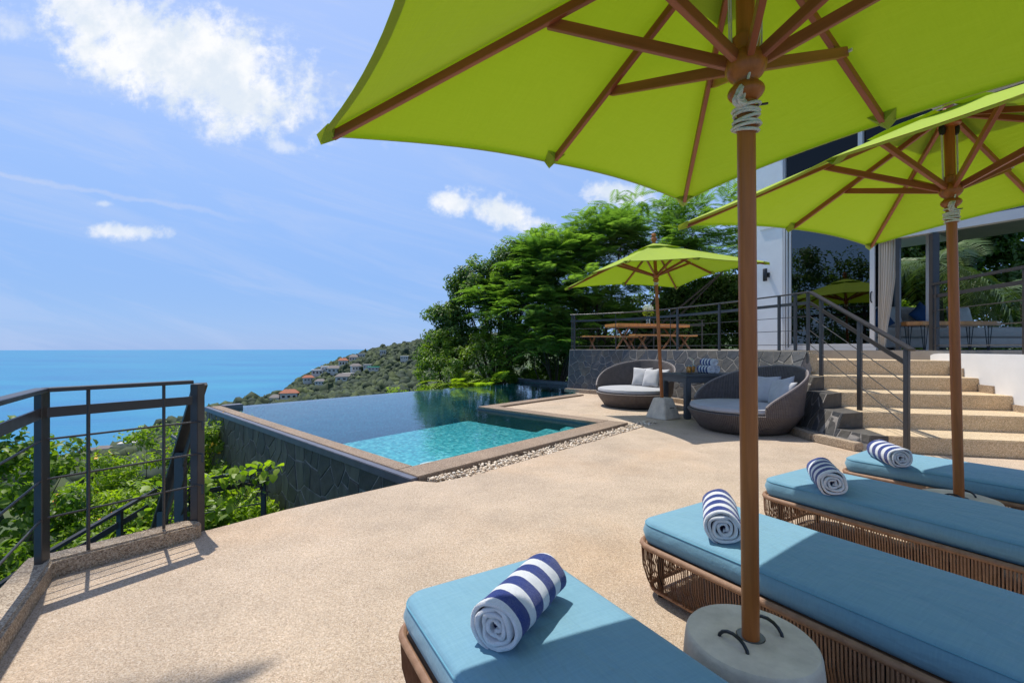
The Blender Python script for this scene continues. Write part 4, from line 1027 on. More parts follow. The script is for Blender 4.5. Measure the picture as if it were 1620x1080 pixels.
# ------------------------------------------------------------ rolled towels
def towel_mesh(seed, Rr=.078, Ln=.35):
    r = random.Random(seed); turns = 4.0; N = 132; th = .0145; vs = []; k = 16
    sec = []
    nb = 6
    for i in range(nb + 1): sec.append((-1 + 2 * i / nb, 1))
    sec += [(1.02, .5), (1.02, -.5)]
    for i in range(nb + 1): sec.append((1 - 2 * i / nb, -1))
    sec += [(-1.02, -.5), (-1.02, .5)]
    k = len(sec)
    for i in range(N + 1):
        t = i / N; a = turns * 2 * math.pi * t - 1.75; rad = .010 + (Rr - .010) * t
        wob = 1 + .045 * math.sin(a * 2.3 + seed * 1.7) + .03 * math.sin(a * 3.7 + seed)
        cx, cz = math.cos(a), math.sin(a); ext = .5 * Ln * (1 - .022 * math.sin(2.6 * a + seed * 2)) + .006 * math.sin(t * 3.1) - .004 * (1 - t) + .002 * r.uniform(-1, 1)
        thk = th * (.9 if i < N - 4 else .9 * (N - i) / 4 + .05)
        for (y, s_) in sec:
            ro = rad * wob + s_ * thk * .52 + .0015 * math.sin(y * 9 + a * 4)
            flat = -.93 * Rr
            z = cz * ro; z = max(z, flat + (z - flat) * .15) if z < flat else z
            vs.append((cx * ro * 1.04, y * ext, z))
    fs = [(i * k + j, (i + 1) * k + j, (i + 1) * k + (j + 1) % k, i * k + (j + 1) % k) for i in range(N) for j in range(k)] + [tuple(range(k)), tuple(range(N * k + k - 1, N * k - 1, -1))]
    m = MB(); m.add(vs, fs); return m
def towel(name, loc, rz, label, seed, s=1.0, group='rolled striped towels', roll=0):
    o = towel_mesh(seed).build(name, M_towel, smooth=True); o.location = loc; o.rotation_euler = (0, R(roll), R(rz)); o.scale = (s, s, s); tag(o, label, 'towel', group); return o

# ------------------------------------------------------------ sun loungers
def lounger(corner, direc, label, seed):
    """corner: near left corner of the cushion end; direc: unit vector towards the foot"""
    Wd, Ln = .62, 2.0; d = Vector((*direc, 0)).normalized(); p = Vector((-d.y, d.x, 0))   # p points to the far side
    if p.y < 0: p = -p
    c = Vector((*corner, 0)) + p * Wd / 2 + d * Ln / 2
    rz = math.atan2(-d.y, -d.x) - math.pi / 2
    r = empty('sun_lounger', c, label, 'sun lounger', 'teal sun loungers on the deck', rz)
    hx, hy = Wd / 2 + .012, Ln / 2 + .012
    top = outline(hx, hy, .10, 6)
    m = MB(); m.ring([(x, y, .258) for x, y in top], .0155, 8); m.build('top_rim', M_wicker_tan, r, smooth=True)
    bot = outline(hx - .035, hy - .035, .085, 6)
    m = MB(); m.ring([(x, y, .045) for x, y in bot], .011, 8); m.build('bottom_rim', M_wicker_tan, r, smooth=True)
    def path(ol):
        out = []; n = len(ol)
        for i in range(n):
            a, b = Vector(ol[i]), Vector(ol[(i + 1) % n]); L = (b - a).length; k = max(1, int(L / .0125))
            for j in range(k): out.append(a.lerp(b, j / k))
        return out
    rr = random.Random(seed); T = path(top); m = MB()
    for q in T:
        sx = (hx - .035) / hx; sy = (hy - .035) / hy; jx = rr.uniform(-.003, .003)
        t = Vector((q.x, q.y, .255)); b = Vector((q.x * sx, q.y * sy + jx, .045)); out = Vector((q.x - q.x * sx, q.y - q.y * sy, 0)); tang = Vector((-out.y, out.x, 0)).normalized() * .0036
        o_ = out.normalized() * .003
        pts = [t + o_ * 3, t.lerp(b, .5) + out * .42 + o_ * 2, b + out * .55 + Vector((0, 0, .03)), b + Vector((0, 0, -.008)) + o_]
        vs = []
        for z in pts: vs += [z - tang, z + tang, z - o_]
        fs = [(i * 3 + j, i * 3 + (j + 1) % 3, (i + 1) * 3 + (j + 1) % 3, (i + 1) * 3 + j) for i in range(3) for j in range(3)]
        m.add(vs, fs)
        if rr.random() < .75:   # inner layer of cord
            q2 = Vector((q.x * .955, q.y * .985)); e = Vector((rr.uniform(-.004, .004), rr.uniform(-.004, .004), 0))
            a_, b_ = Vector((q2.x, q2.y, .25)) + e, Vector((q2.x * .97, q2.y * .985, .045)) - e
            vs = [a_ - tang, a_ + tang, a_ - o_, b_ - tang, b_ + tang, b_ - o_]; m.add(vs, [(0, 1, 4, 3), (1, 2, 5, 4), (2, 0, 3, 5)])
    o = m.build('cord_weave', M_wicker_tan, r, recalc=False); o['kind'] = 'stuff'
    m = MB()
    for y in [-.85, -.5, -.15, .2, .55, .88]: m.box((0, y, .245), (Wd, .05, .018))
    m.box((0, 0, .258), (Wd - .01, Ln - .01, .006)); m.build('deck_panel', M_wicker_tan, r)
    for x in (-hx + .08, hx - .08):
        for y in (-hy + .1, 0, hy - .1):
            m = MB(); m.lathe([(.014, 0), (.016, .05), (.016, .24)], 10, c=(x, y, 0)); m.build('leg', M_black, r)
    m = MB(); slab(m, Wd / 2, Ln / 2, .266, .378, .085, .024, .012, n=7, side=.010); cu = m.build('cushion', M_teal, r, smooth=True)
    for zz in (.3625,):
        m = MB(); m.ring([(x, y, zz) for x, y in outline(Wd / 2 - .002, Ln / 2 - .002, .083, 7)], .0028, 6); m.build('piping', M_tealpipe, cu, smooth=True)
    return r
lounger((-.40, 1.625), (.513, -.858), 'nearest teal cushioned sun lounger with tan cord sides at the bottom of the view', 1)
lounger((.645, 2.33), (.534, -.845), 'teal cushioned sun lounger behind the thick concrete umbrella foot', 2)
lounger((1.675, 3.06), (.515, -.857), 'third teal sun lounger with sun showing through its cord side', 3)
lounger((2.645, 3.64), (.575, -.818), 'farthest teal sun lounger in front of the stairs', 4)
towel('rolled_towel', (.035, 1.45, .452), -29, 'rolled navy striped towel on the nearest lounger', 1, .98)
towel('rolled_towel', (1.00, 2.17, .452), -22, 'rolled navy striped towel half hidden by the umbrella pole', 2, .98)
towel('rolled_towel', (1.965, 2.84, .452), -24, 'rolled navy striped towel on the third lounger', 3, .98)
towel('rolled_towel', (2.87, 3.46, .450), -16, 'rolled navy striped towel on the farthest lounger', 4, .95)
for i, (x, y, z, lab) in enumerate([(.64, .33, .853, 'lower left rolled towel of the stack on the wicker table'), (.80, .37, .853, 'lower right rolled towel of the stack on the wicker table'), (.72, .35, .982, 'top rolled towel of the stack on the wicker table')]):
    c = tloc(x, y, z); towel('stacked_towel', c, 10 if i != 1 else 3, lab, 10 + i, .95, 'striped towels stacked on the wicker table')

# ------------------------------------------------------------ umbrella feet and umbrellas
def round_foot(loc, label, rs=1.0):
    r = empty('umbrella_foot', loc, label, 'umbrella foot', 'concrete umbrella feet')
    m = MB(); m.lathe([(.195, 0), (.206, .012), (.208, .05), (.206, .14), (.201, .22), (.196, .29), (.192, .325), (.189, .335), (.184, .341), (.176, .3435), (.10, .343), (.042, .344), (.036, .335), (.036, .26), (.001, .26)], 64); m.build('concrete_block', M_concrete, r, smooth=True).data.set_sharp_from_angle(angle=R(28))
    m = MB(); m.lathe([(.030, .30), (.0395, .30), (.0395, .346), (.030, .346)], 24); m.build('sleeve', mat('dull_zinc', (.25, .25, .24), metal=.8, rough=.5) if 'dull_zinc' not in MATS else MATS['dull_zinc'], r, smooth=True)
    for s_, rz in ((-1, 0), (1, 1)):
        a = R(-62); ux, uy = math.cos(a), math.sin(a); px_, py_ = -uy, ux; cx, cy = s_ * -.085 * px_ * 1.0, s_ * -.085 * py_
        pts = [(cx + ux * .05 * t, cy + uy * .05 * t, .335 + .04 * math.sqrt(max(0, 1 - t * t))) for t in [-1, -.92, -.7, -.4, 0, .4, .7, .92, 1]]
        m = MB(); m.tube([(pts[0][0], pts[0][1], .32)] + pts + [(pts[-1][0], pts[-1][1], .32)], .0055, 8); m.build('handle', M_black, r, smooth=True)
    return r
round_foot((.752, 1.434, 0), 'large round grey concrete umbrella foot in the foreground between two loungers')
round_foot((2.713, 2.76, 0), 'round concrete umbrella foot mostly hidden between the back loungers')
pf = empty('umbrella_foot', (2.70, 8.14, 0), 'small tapered square concrete umbrella foot beside the pool corner', 'umbrella foot', 'concrete umbrella feet', R(35))
m = MB(); m.add([(-.22, -.22, 0), (.22, -.22, 0), (.22, .22, 0), (-.22, .22, 0), (-.12, -.12, .36), (.12, -.12, .36), (.12, .12, .36), (-.12, .12, .36)], [(0, 1, 5, 4), (1, 2, 6, 5), (2, 3, 7, 6), (3, 0, 4, 7), (3, 2, 1, 0), (4, 5, 6, 7)])
m.build('concrete_block', M_concrete, pf, bevel=.012)
m = MB(); m.tube([(-.05, -.178, .19), (-.04, -.20, .20), (.04, -.20, .20), (.05, -.178, .19)], .006, 6); m.build('handle', M_black, pf)

def umbrella(base, Lt, Rr, ph, tx, ty, pole_r, label, detail=True, z0=.30, seed=1):
    """square canopy of half side Rr whose corner tips lie at height Lt along the pole"""
    ax = Vector((tx, ty, 1)).normalized(); u = Vector((0, 1, 0)).cross(ax).normalized(); v_ = ax.cross(u)
    M3 = Matrix((u, v_, ax)).transposed() @ Matrix.Rotation(ph, 3, 'Z')
    r = empty('garden_umbrella', base, label, 'umbrella', 'lime green umbrellas'); r.matrix_world = Matrix.Translation(base) @ M3.to_4x4()
    rise = .47 * Rr; ap = Lt + rise; k = Rr / 1.03
    m = MB(); m.tube([(0, 0, z0), (0, 0, ap + .03)], pole_r, 24); m.build('pole', M_wood, r, smooth=True)
    rg = Lt + .03
    prof = [(pole_r + .002, rg - .118)] + [(pole_r + .006 + .019 * math.sin(math.pi * q / 8), rg - .115 + .052 * q / 8) for q in range(9)] + [(pole_r + .007, rg - .058)] + [(pole_r + .009 + .023 * math.sin(math.pi * q / 10) ** .7, rg - .054 + .082 * q / 10) for q in range(11)] + [(pole_r + .009, rg + .035), (pole_r + .012, rg + .045), (pole_r + .013, rg + .068), (pole_r + .002, rg + .074)]
    m = MB(); m.lathe(prof, 28); m.build('sliding_hub', M_wood, r, smooth=True)
    m = MB(); m.lathe([(pole_r + .002, ap - .12), (pole_r + .03, ap - .11), (pole_r + .034, ap - .05), (pole_r + .01, ap - .03), (pole_r, ap)], 24); m.build('crown_hub', M_wood, r, smooth=True)
    f0 = ap + .05 * k
    m = MB(); m.lathe([(.02, f0 - .04), (.045, f0), (.05, f0 + .02), (.046, f0 + .045), (.03, f0 + .06), (.034, f0 + .075), (.044, f0 + .10), (.03, f0 + .125), (.001, f0 + .13)], 20); m.build('finial', M_wood, r, smooth=True)
    tips = []
    for i in range(8):
        a, b = [(1, 1), (0, 1), (-1, 1), (-1, 0), (-1, -1), (0, -1), (1, -1), (1, 0)][i]
        c_ = a and b; f = 1.0 if c_ else .97
        tips.append(Vector((a * Rr * f, b * Rr * f, Lt + (0 if c_ else .06 * k))))
    apex = Vector((0, 0, ap))
    # canopy: eight gores with hollowed hems and a light sag
    nU, nV = 9, 10; vs = []; fs = []; hem = MB()
    for i in range(8):
        A_, B_ = tips[i], tips[(i + 1) % 8]; base_i = len(vs); edge = []
        for a in range(nU + 1):
            s_ = a / nU; rad = .045 + (1 - .045) * s_ 
            for b in range(nV + 1):
                t = b / nV; w4 = 4 * t * (1 - t); p = A_.lerp(B_, t); inw = 1 - .045 * w4 * s_ ** 3
                q = Vector((p.x * rad * inw, p.y * rad * inw, ap + (p.z - ap) * rad)); q.z -= .018 * k * w4 * math.sin(math.pi * min(1, s_ * .9)) - .010 * w4 * s_ ** 4
                vs.append(q)
                if a == nU: edge.append(q)
        fs += [(base_i + a * (nV + 1) + b, base_i + (a + 1) * (nV + 1) + b, base_i + (a + 1) * (nV + 1) + b + 1, base_i + a * (nV + 1) + b + 1) for a in range(nU) for b in range(nV)]
        e2 = [Vector((q.x * .978, q.y * .978, q.z + .010 * 1 - .016)) for q in edge]; n0 = len(edge)
        hv = [q + Vector((0, 0, -.003)) for q in edge] + e2; hem.add(hv, [(j, j + 1, n0 + j + 1, n0 + j) for j in range(n0 - 1)])
    m = MB(); m.add(vs, fs)
    bm = bmesh.new(); V_ = [bm.verts.new(p) for p in m.v]
    for f in m.f: bm.faces.new([V_[q] for q in f])
    bmesh.ops.remove_doubles(bm, verts=bm.verts, dist=.0005); bmesh.ops.recalc_face_normals(bm, faces=bm.faces)
    me = bpy.data.meshes.new('canopy'); bm.to_mesh(me); bm.free(); me.polygons.foreach_set('use_smooth', [True] * len(me.polygons)); me.set_sharp_from_angle(angle=R(9))
    cn = link('canopy', me, M_lime, r)
    hem.build('hem', M_limehem, cn)
    # vent cap
    vs = []; fs = []; nV2 = 6
    for i in range(8):
        A_, B_ = tips[i], tips[(i + 1) % 8]; b_ = len(vs)
        for a in range(5):
            s_ = .04 + .22 * a / 4
            for b in range(nV2 + 1):
                t = b / nV2; w4 = 4 * t * (1 - t); p = A_.lerp(B_, t); vs.append(Vector((p.x * s_, p.y * s_, ap + .016 * k + (p.z - ap) * s_ * .98 + .012 * w4 * (a / 4))))
        fs += [(b_ + a * (nV2 + 1) + b, b_ + (a + 1) * (nV2 + 1) + b, b_ + (a + 1) * (nV2 + 1) + b + 1, b_ + a * (nV2 + 1) + b + 1) for a in range(4) for b in range(nV2)]
    m = MB(); m.add(vs, fs); m.build('vent_cap', M_lime, cn, smooth=False)
    for i, tpt in enumerate(tips):
        d = (tpt - apex); Ld = d.length; dn = d / Ld; side = dn.cross(Vector((0, 0, 1))).normalized(); dwn = side.cross(dn).normalized()
        if dwn.z > 0: dwn = -dwn
        a_ = apex + dn * .06 + dwn * .028 * k; b_ = apex + dn * (Ld - .05 * k) + dwn * .026 * k
        mb = MB(); mb.bar((0, 0, 0), (0, (b_ - a_).length, 0), .019 * k, .030 * k)
        rb = mb.build('rib', M_wood2, r, bevel=.002, seg=1); dm = (b_ - a_).normalized(); xx = side; zz = xx.cross(dm)
        rb.matrix_local = Matrix.Translation(a_) @ Matrix((xx, dm, zz)).transposed().to_4x4()
        # strut from hub to rib
        fr = .41 if i % 2 == 0 else .59; e = apex + dn * Ld * fr + dwn * (.026 * k) + side * .0195 * k; h0 = Vector((0, 0, rg + .0)) + Vector((tpt.x, tpt.y, 0)).normalized() * (pole_r + .022) 
        mb = MB(); mb.bar((0, 0, 0), (0, (e - h0).length, 0), .019 * k, .034 * k); sb_ = mb.build('strut', M_wood2, r, bevel=.002, seg=1)
        dm = (e - h0).normalized(); xx = dm.cross(Vector((0, 0, 1))).normalized(); zz = xx.cross(dm); sb_.matrix_local = Matrix.Translation(h0) @ Matrix((xx, dm, zz)).transposed().to_4x4()
        mb = MB(); mb.tube([e - side * .02 * k, e + side * .02 * k], .006, 8); mb.build('bolt', M_alu, r)
        # fabric pocket on the tip
        pk = MB(); c0 = tpt + dwn * .004; inn = -dn; s2 = side * .05 * k
        pk.add([c0 + inn * .075 * k + s2 + dwn * .005, c0 + inn * .075 * k - s2 + dwn * .005, c0 + inn * .005 - s2 * .55 + dwn * .006, c0 + dwn * .030 * k - inn * .006, c0 + inn * .005 + s2 * .55 + dwn * .006, c0 + inn * .055 * k + dwn * .040 * k], [(0, 4, 5), (4, 3, 5), (3, 2, 5), (2, 1, 5), (0, 5, 1)])
        pk.build('corner_pocket', M_limehem, cn)
    # cord wound round the pole under the hub
    rp = MB(); rr = random.Random(seed)
    for q in range(7 if detail else 4):
        z = rg - .135 - q * .011 * k; tilt = rr.uniform(-.2, .2); ph_ = rr.uniform(0, 6); rad = pole_r + .007 + rr.uniform(0, .006)
        rp.ring([(rad * math.cos(a), rad * math.sin(a), z + tilt * .05 * math.sin(a + ph_)) for a in [2 * math.pi * j / 20 for j in range(20)]], .0048, 6)
    if detail:
        # hank of rope and the loose cord up to the hub
        ca, sa = math.cos(R(230) - ph), math.sin(R(230) - ph)
        for q in range(6):
            rr2 = .022 + rr.uniform(-.004, .006); c0 = Vector((ca * (pole_r + .035), sa * (pole_r + .035), rg - .125 + rr.uniform(-.01, .012))); ta = rr.uniform(-.5, .5)
            rp.ring([c0 + Vector((ca * rr2 * math.cos(a) , sa * rr2 * math.cos(a) + .012 * math.sin(ta), rr2 * .8 * math.sin(a))) + Vector((-sa, ca, 0)) * (ta * .03 + .006 * math.sin(2 * a)) for a in [2 * math.pi * j / 14 for j in range(14)]], .0045, 6)
        rp.tube([(pole_r * ca * 1.5, pole_r * sa * 1.5, rg - .13), (pole_r * 1.25 * math.cos(R(250) - ph), pole_r * 1.5 * math.sin(R(250) - ph), rg - .06), (pole_r * 1.9 * math.cos(R(290) - ph), pole_r * 1.9 * math.sin(R(290) - ph), rg + .06)], .0042, 6)
    rp.build('rope', M_rope, r, smooth=True)
    if detail:
        for s_ in (-1, 1):
            a = R(0) - ph; cx, cy = s_ * (pole_r + .018) * math.cos(a), s_ * (pole_r + .018) * math.sin(a)
            m = MB(); m.lathe([(.004, .05), (.014, .035), (.018, .0), (.012, -.03), (.003, -.035)], 12, c=(cx, cy, rg + .36)); m.build('pulley', M_black, r, smooth=True)
            m = MB(); m.tube([(cx, cy, rg + .33), (cx * .95, cy * .95, rg + .02)], .0025, 5); m.tube([(cx * 1.15, cy * 1.15, rg + .33), (cx * 1.1, cy * 1.1, rg + .02)], .0025, 5); m.build('cord', M_rope, r)
        m = MB(); a = R(-10) - ph; m.tube([(pole_r * math.cos(a), pole_r * math.sin(a), rg - .13), ((pole_r + .035) * math.cos(a), (pole_r + .035) * math.sin(a), rg - .128)], .0035, 6); m.build('pin', M_black, r)
    return r
umbrella((.757, 1.438, 0), 2.072, 1.03, .545, -.03, -.041, .0255, 'huge lime green umbrella overhead with its pole in the foreground foot', z0=.28)
umbrella((2.717, 2.757, 0), 2.195, 1.114, .372, -.016, .011, .0255, 'lime green umbrella at the upper right standing over the back loungers', z0=.28, seed=2)
umbrella((2.70, 8.14, 0), 2.53, 1.27, .24, -.043, .024, .03, 'lime green umbrella shading the daybeds in front of the terrace wall', detail=False, z0=.34, seed=3)

# ------------------------------------------------------------ dining table on the terrace
def trestle_table(name, c, rz, ln, wd, ht, label, cat, group=None, th=.05):
    r = empty(name, c, label, cat, group, R(rz))
    m = MB(); h = ln / 2; poly = [(-h, -wd / 2), (-h * .5, -wd / 2 - .02), (h * .3, -wd / 2 + .015), (h, -wd / 2), (h * .99, wd / 2), (0, wd / 2 + .02), (-h * 1.01, wd / 2)]; m.prism(poly, ht - th, ht); m.build('plank_top', M_woodslab, r, bevel=.01)
    for x in (-h * .68, h * .68):
        for s_ in (-1, 1):
            m = MB(); m.bar((x - .03 * s_, -wd * .42 * s_ - .12 * s_, 0.003), (x - .03 * s_, wd * .38 * s_, ht - th), .03, .05, up=(1, 0, 0)); m.build('leg', mat('worn_brown_leg', (.30, .15, .07), (.2, .1, .05)) if 'worn_brown_leg' not in MATS else MATS['worn_brown_leg'], r)
    return r
trestle_table('dining_table', (4.0, 13.45, 1.2), 16, 2.35, .8, .74, 'outdoor dining table with a thick honey wood top on the terrace', 'table', th=.09)
trestle_table('dining_bench', (3.2, 14.6, 1.2), 14, 2.0, .34, .43, 'wooden bench behind the outdoor dining table', 'bench', 'benches at the dining table')
trestle_table('dining_bench', (4.25, 12.75, 1.2), 16, 2.0, .34, .42, 'wooden bench in front of the outdoor dining table', 'bench', 'benches at the dining table')

# ------------------------------------------------------------ plants
def unit(a): return a / np.maximum(np.linalg.norm(a, axis=-1, keepdims=True), 1e-9)
def leaves(C, N_, size, asp=.45, fold=.25, near=False, droop=.25, jit=.35):
    """C centres, N_ facing normals -> verts, tris"""
    n = len(C); N_ = unit(N_ + rng.normal(0, jit, (n, 3)))
    a = unit(np.cross(N_, rng.normal(0, 1, (n, 3)))); a[:, 2] -= droop; a = unit(a); b = unit(np.cross(N_, a)); N2 = np.cross(a, b)
    s = (size * rng.uniform(.6, 1.3, n))[:, None]
    if near:
        prof = [(-.5, 0, 0), (-.2, .8, .12), (.2, .8, .10), (.5, 0, -.18), (.2, -.8, .10), (-.2, -.8, .12), (0, 0, 0)]
        f = np.array([[0, 6, 1], [1, 6, 2], [2, 6, 3], [3, 6, 4], [4, 6, 5], [5, 6, 0]])
    else:
        prof = [(-.5, 0, 0), (-.02, 1, .1), (.5, 0, -.12), (-.02, -1, .1)]; f = np.array([[0, 2, 1], [0, 3, 2]])
    V_ = np.stack([C + a * s * p[0] + b * s * p[1] * asp * .5 + N2 * s * p[2] * (fold / .25) for p in prof], 1)
    F = (f[None] + (np.arange(n) * len(prof))[:, None, None]).reshape(-1, 3)
    return V_.reshape(-1, 3), F, len(prof)
def clump_points(blobs, K, per, spread, flat=1.0):
    """clumps near the surface of each blob, leaves round each clump"""
    Cs, Ns, Ts, heads = [], [], [], []
    for (c, r) in blobs:
        c = np.array(c, float); r = np.array(r, float); k = K
        d = unit(rng.normal(0, 1, (k, 3))); d[:, 2] = np.where(d[:, 2] < -.55, -d[:, 2], d[:, 2]); rad = rng.uniform(.55, 1.08, (k, 1))
        h = c + d * r * rad; heads.append(h); sp = spread * rng.uniform(.6, 1.35, k)
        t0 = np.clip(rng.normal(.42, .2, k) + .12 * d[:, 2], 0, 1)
        q = rng.normal(0, 1, (k, per, 3)); q = q / np.linalg.norm(q, axis=2, keepdims=True) * rng.uniform(.2, 1, (k, per, 1)) ** .6
        P = h[:, None] + q * sp[:, None, None] * np.array([1, 1, .75 * flat]); Cs.append(P.reshape(-1, 3))
        nn = q * .8 + d[:, None] * .4 + np.array([0, 0, .45]); Ns.append(nn.reshape(-1, 3)); Ts.append((t0[:, None] + rng.normal(0, .16, (k, per))).ravel())
    return np.concatenate(Cs), np.concatenate(Ns), np.clip(np.concatenate(Ts), 0, 1), np.concatenate(heads)
def trunk(m, base, heads, r0, seed, nl=9, mid=.45, wob=.25):
    r = random.Random(seed); base = Vector(base); c = Vector(np.mean(heads, 0)); fork = base.lerp(c, mid)
    pts = [base.lerp(fork, t) + Vector((r.uniform(-1, 1), r.uniform(-1, 1), 0)) * wob * .3 * math.sin(t * 3.1) for t in (0, .25, .5, .75, 1)]
    m.tube(pts, [r0 * 1.25, r0, r0 * .9, r0 * .85, r0 * .75], 10); hs = list(heads); r.shuffle(hs)
    for h in hs[:nl]:
        h = Vector(h); s_ = pts[-1].lerp(pts[2], r.uniform(0, .6)); md = s_.lerp(h, .5) + Vector((r.uniform(-1, 1), r.uniform(-1, 1), r.uniform(0, 1))) * wob
        m.tube([s_, s_.lerp(md, .6), md, md.lerp(h, .6), h], [r0 * .42, r0 * .34, r0 * .25, r0 * .15, r0 * .05], 6)
def plant(name, base, blobs, label, cat, group, mt, K, per, spread, size, asp=.45, near=False, r0=.09, nl=9, seed=1, flowers=None, droop=.25, stems=1):
    r = empty(name, base, label, cat, group); C, N_, T, heads = clump_points(blobs, K, per, spread)
    V_, F, k = leaves(C, N_, size, asp, near=near, droop=droop)
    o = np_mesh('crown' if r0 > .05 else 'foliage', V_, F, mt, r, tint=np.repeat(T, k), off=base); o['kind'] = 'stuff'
    m = MB()
    for s_ in range(stems):
        b_ = Vector(base) + Vector((random.uniform(-.3, .3), random.uniform(-.3, .3), 0)) * (stems > 1); trunk(m, b_, heads, r0, seed + s_, nl)
    m.build('trunk' if r0 > .05 else 'stems', M_bark, r, off=base, smooth=True)
    for (fm, n, sz) in flowers or []:
        idx = rng.choice(len(heads), min(n, len(heads)), replace=False); H = heads[idx]
        q = unit(rng.normal(0, 1, (len(H), 14, 3)) + np.array([0, -.3, .6])); P = (H[:, None] + q * (spread * .9)).reshape(-1, 3); Vf, Ff, kk = leaves(P, q.reshape(-1, 3), sz, .9, jit=.2)
        g = np_mesh('blossom', Vf, Ff, fm, r, off=base); g['kind'] = 'stuff'
    return r

# feathery (twice divided) fronds
def feather_template(pairs=11, ln=1.0, wp=.36):
    vs = []; fs = []
    def q(p, d, side, L, w_, dz):
        k = len(vs); e = p + d * L + Vector((0, 0, dz)); mid = p + d * L * .5 + Vector((0, 0, dz * .2)); s_ = side * w_
        vs.extend([p, mid + s_, e, mid - s_]); fs.extend([(k, k + 1, k + 2), (k, k + 2, k + 3)])
    def rach(t): return Vector((t * ln, 0, .10 * math.sin(t * 2.4) - .16 * t * t))
    for i in range(6):
        a, b = rach(i / 6), rach((i + 1) / 6); k = len(vs); vs.extend([a + Vector((0, .006, 0)), a - Vector((0, .006, 0)), b]); fs.append((k, k + 1, k + 2))
    for i in range(pairs):
        t = .12 + .88 * (i + .5) / pairs; L = wp * (math.sin(math.pi * (.22 + .74 * t)) ** .7) * ln; p = rach(t)
        for s_ in (-1, 1):
            d = Vector((.55, s_, .10)).normalized(); q(p, d, Vector((1, -.5 * s_, 0)).normalized(), L, .026 * ln, -.05 * ln)
    return np.array([tuple(v) for v in vs]), np.array(fs)
FT_V, FT_F = feather_template()
def rot_from(dirv, up, n):
    x = unit(dirv); y = unit(np.cross(up, x)); z = np.cross(x, y); return np.stack([x, y, z], -1)
def feather_tree(name, base, blobs, label, K, size, r0, seed, n_obj=0, sprays=7):
    r = empty(name, base, label, 'tree'); C = []; D = []; T = []; heads = []
    for (c, rad) in blobs:
        d = unit(rng.normal(0, 1, (K, 3))); d[:, 2] = np.abs(d[:, 2]) * .9 - .25; d = unit(d); h = np.array(c) + d * np.array(rad) * rng.uniform(.5, 1.05, (K, 1)); heads.append(h)
        for j in range(sprays):
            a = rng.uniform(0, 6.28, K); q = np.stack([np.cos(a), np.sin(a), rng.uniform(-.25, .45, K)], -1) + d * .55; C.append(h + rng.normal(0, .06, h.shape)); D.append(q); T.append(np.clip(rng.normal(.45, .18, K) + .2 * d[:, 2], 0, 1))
    C = np.concatenate(C); D = np.concatenate(D); T = np.concatenate(T); heads = np.concatenate(heads); n = len(C)
    M_ = rot_from(D, np.tile([0, 0, 1.], (n, 1)) + rng.normal(0, .15, (n, 3)), n); s = size * rng.uniform(.7, 1.25, n)
    # the largest, nearest sprays as fronds of their own
    order = np.argsort(C[:, 1] - .3 * C[:, 2]); own = order[:n_obj]; rest = order[n_obj:]
    V_ = np.einsum('nij,kj->nki', M_[rest], FT_V) * s[rest, None, None] + C[rest, None]; F = (FT_F[None] + (np.arange(len(rest)) * len(FT_V))[:, None, None]).reshape(-1, 3)
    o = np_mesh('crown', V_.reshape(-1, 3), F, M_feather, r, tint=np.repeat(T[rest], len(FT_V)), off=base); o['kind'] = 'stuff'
    if n_obj:
        mes = []
        for t in (.25, .5, .75):
            me = bpy.data.meshes.new('frond'); me.from_pydata(FT_V.tolist(), [], FT_F.tolist()); at = me.attributes.new('tint', 'FLOAT', 'POINT'); at.data.foreach_set('value', np.full(len(FT_V), t, np.float32)); me.materials.append(M_feather); mes.append(me)
        for i in own:
            fo = bpy.data.objects.new('frond', mes[i % 3]); COL.objects.link(fo); fo.parent = r; M4 = Matrix(M_[i].tolist()).to_4x4(); M4 = Matrix.Translation(Vector(C[i]) - Vector(base)) @ M4 @ Matrix.Scale(float(s[i]), 4); fo.matrix_local = M4
    m = MB(); trunk(m, base, heads, r0, seed, 16, .5, .5); m.build('trunk', M_bark, r, off=base, smooth=True)
    return r

# palms
def palm_template(L=2.6, n=44, ll=.62, droop=1.0):
    vs = []; fs = []; R_ = lambda t: Vector((L * (t - .10 * t ** 3), 0, L * (.34 * t - .62 * droop * t * t)))
    for i in range(12):
        a, b = R_(i / 12), R_((i + 1) / 12); w_ = .022 * (1 - i / 13); k = len(vs); vs.extend([a + Vector((0, w_, 0)), a - Vector((0, w_, 0)), b - Vector((0, w_ * .9, 0)), b + Vector((0, w_ * .9, 0)), a + Vector((0, 0, -w_)), b + Vector((0, 0, -w_))])
        fs += [(k, k + 1, k + 2), (k, k + 2, k + 3), (k + 1, k + 4, k + 5), (k + 1, k + 5, k + 2), (k, k + 3, k + 5), (k, k + 5, k + 4)]
    r = random.Random(5)
    for i in range(n):
        t = .14 + .86 * i / n; p = R_(t); l_ = ll * math.sin(math.pi * (.18 + .78 * t)) ** .6 * r.uniform(.88, 1.1)
        for s_ in (-1, 1):
            d = Vector((.62, s_ * .8, -.10 + r.uniform(-.1, .1))).normalized(); e = p + d * l_ + Vector((0, 0, -.32 * l_)); md = p + d * l_ * .5; w_ = Vector((.016, 0, .004)); k = len(vs)
            vs.extend([p - w_ * .5, p + w_ * .5, md + w_, md - w_, e]); fs += [(k, k + 1, k + 2), (k, k + 2, k + 3), (k + 3, k + 2, k + 4)]
    return vs, fs
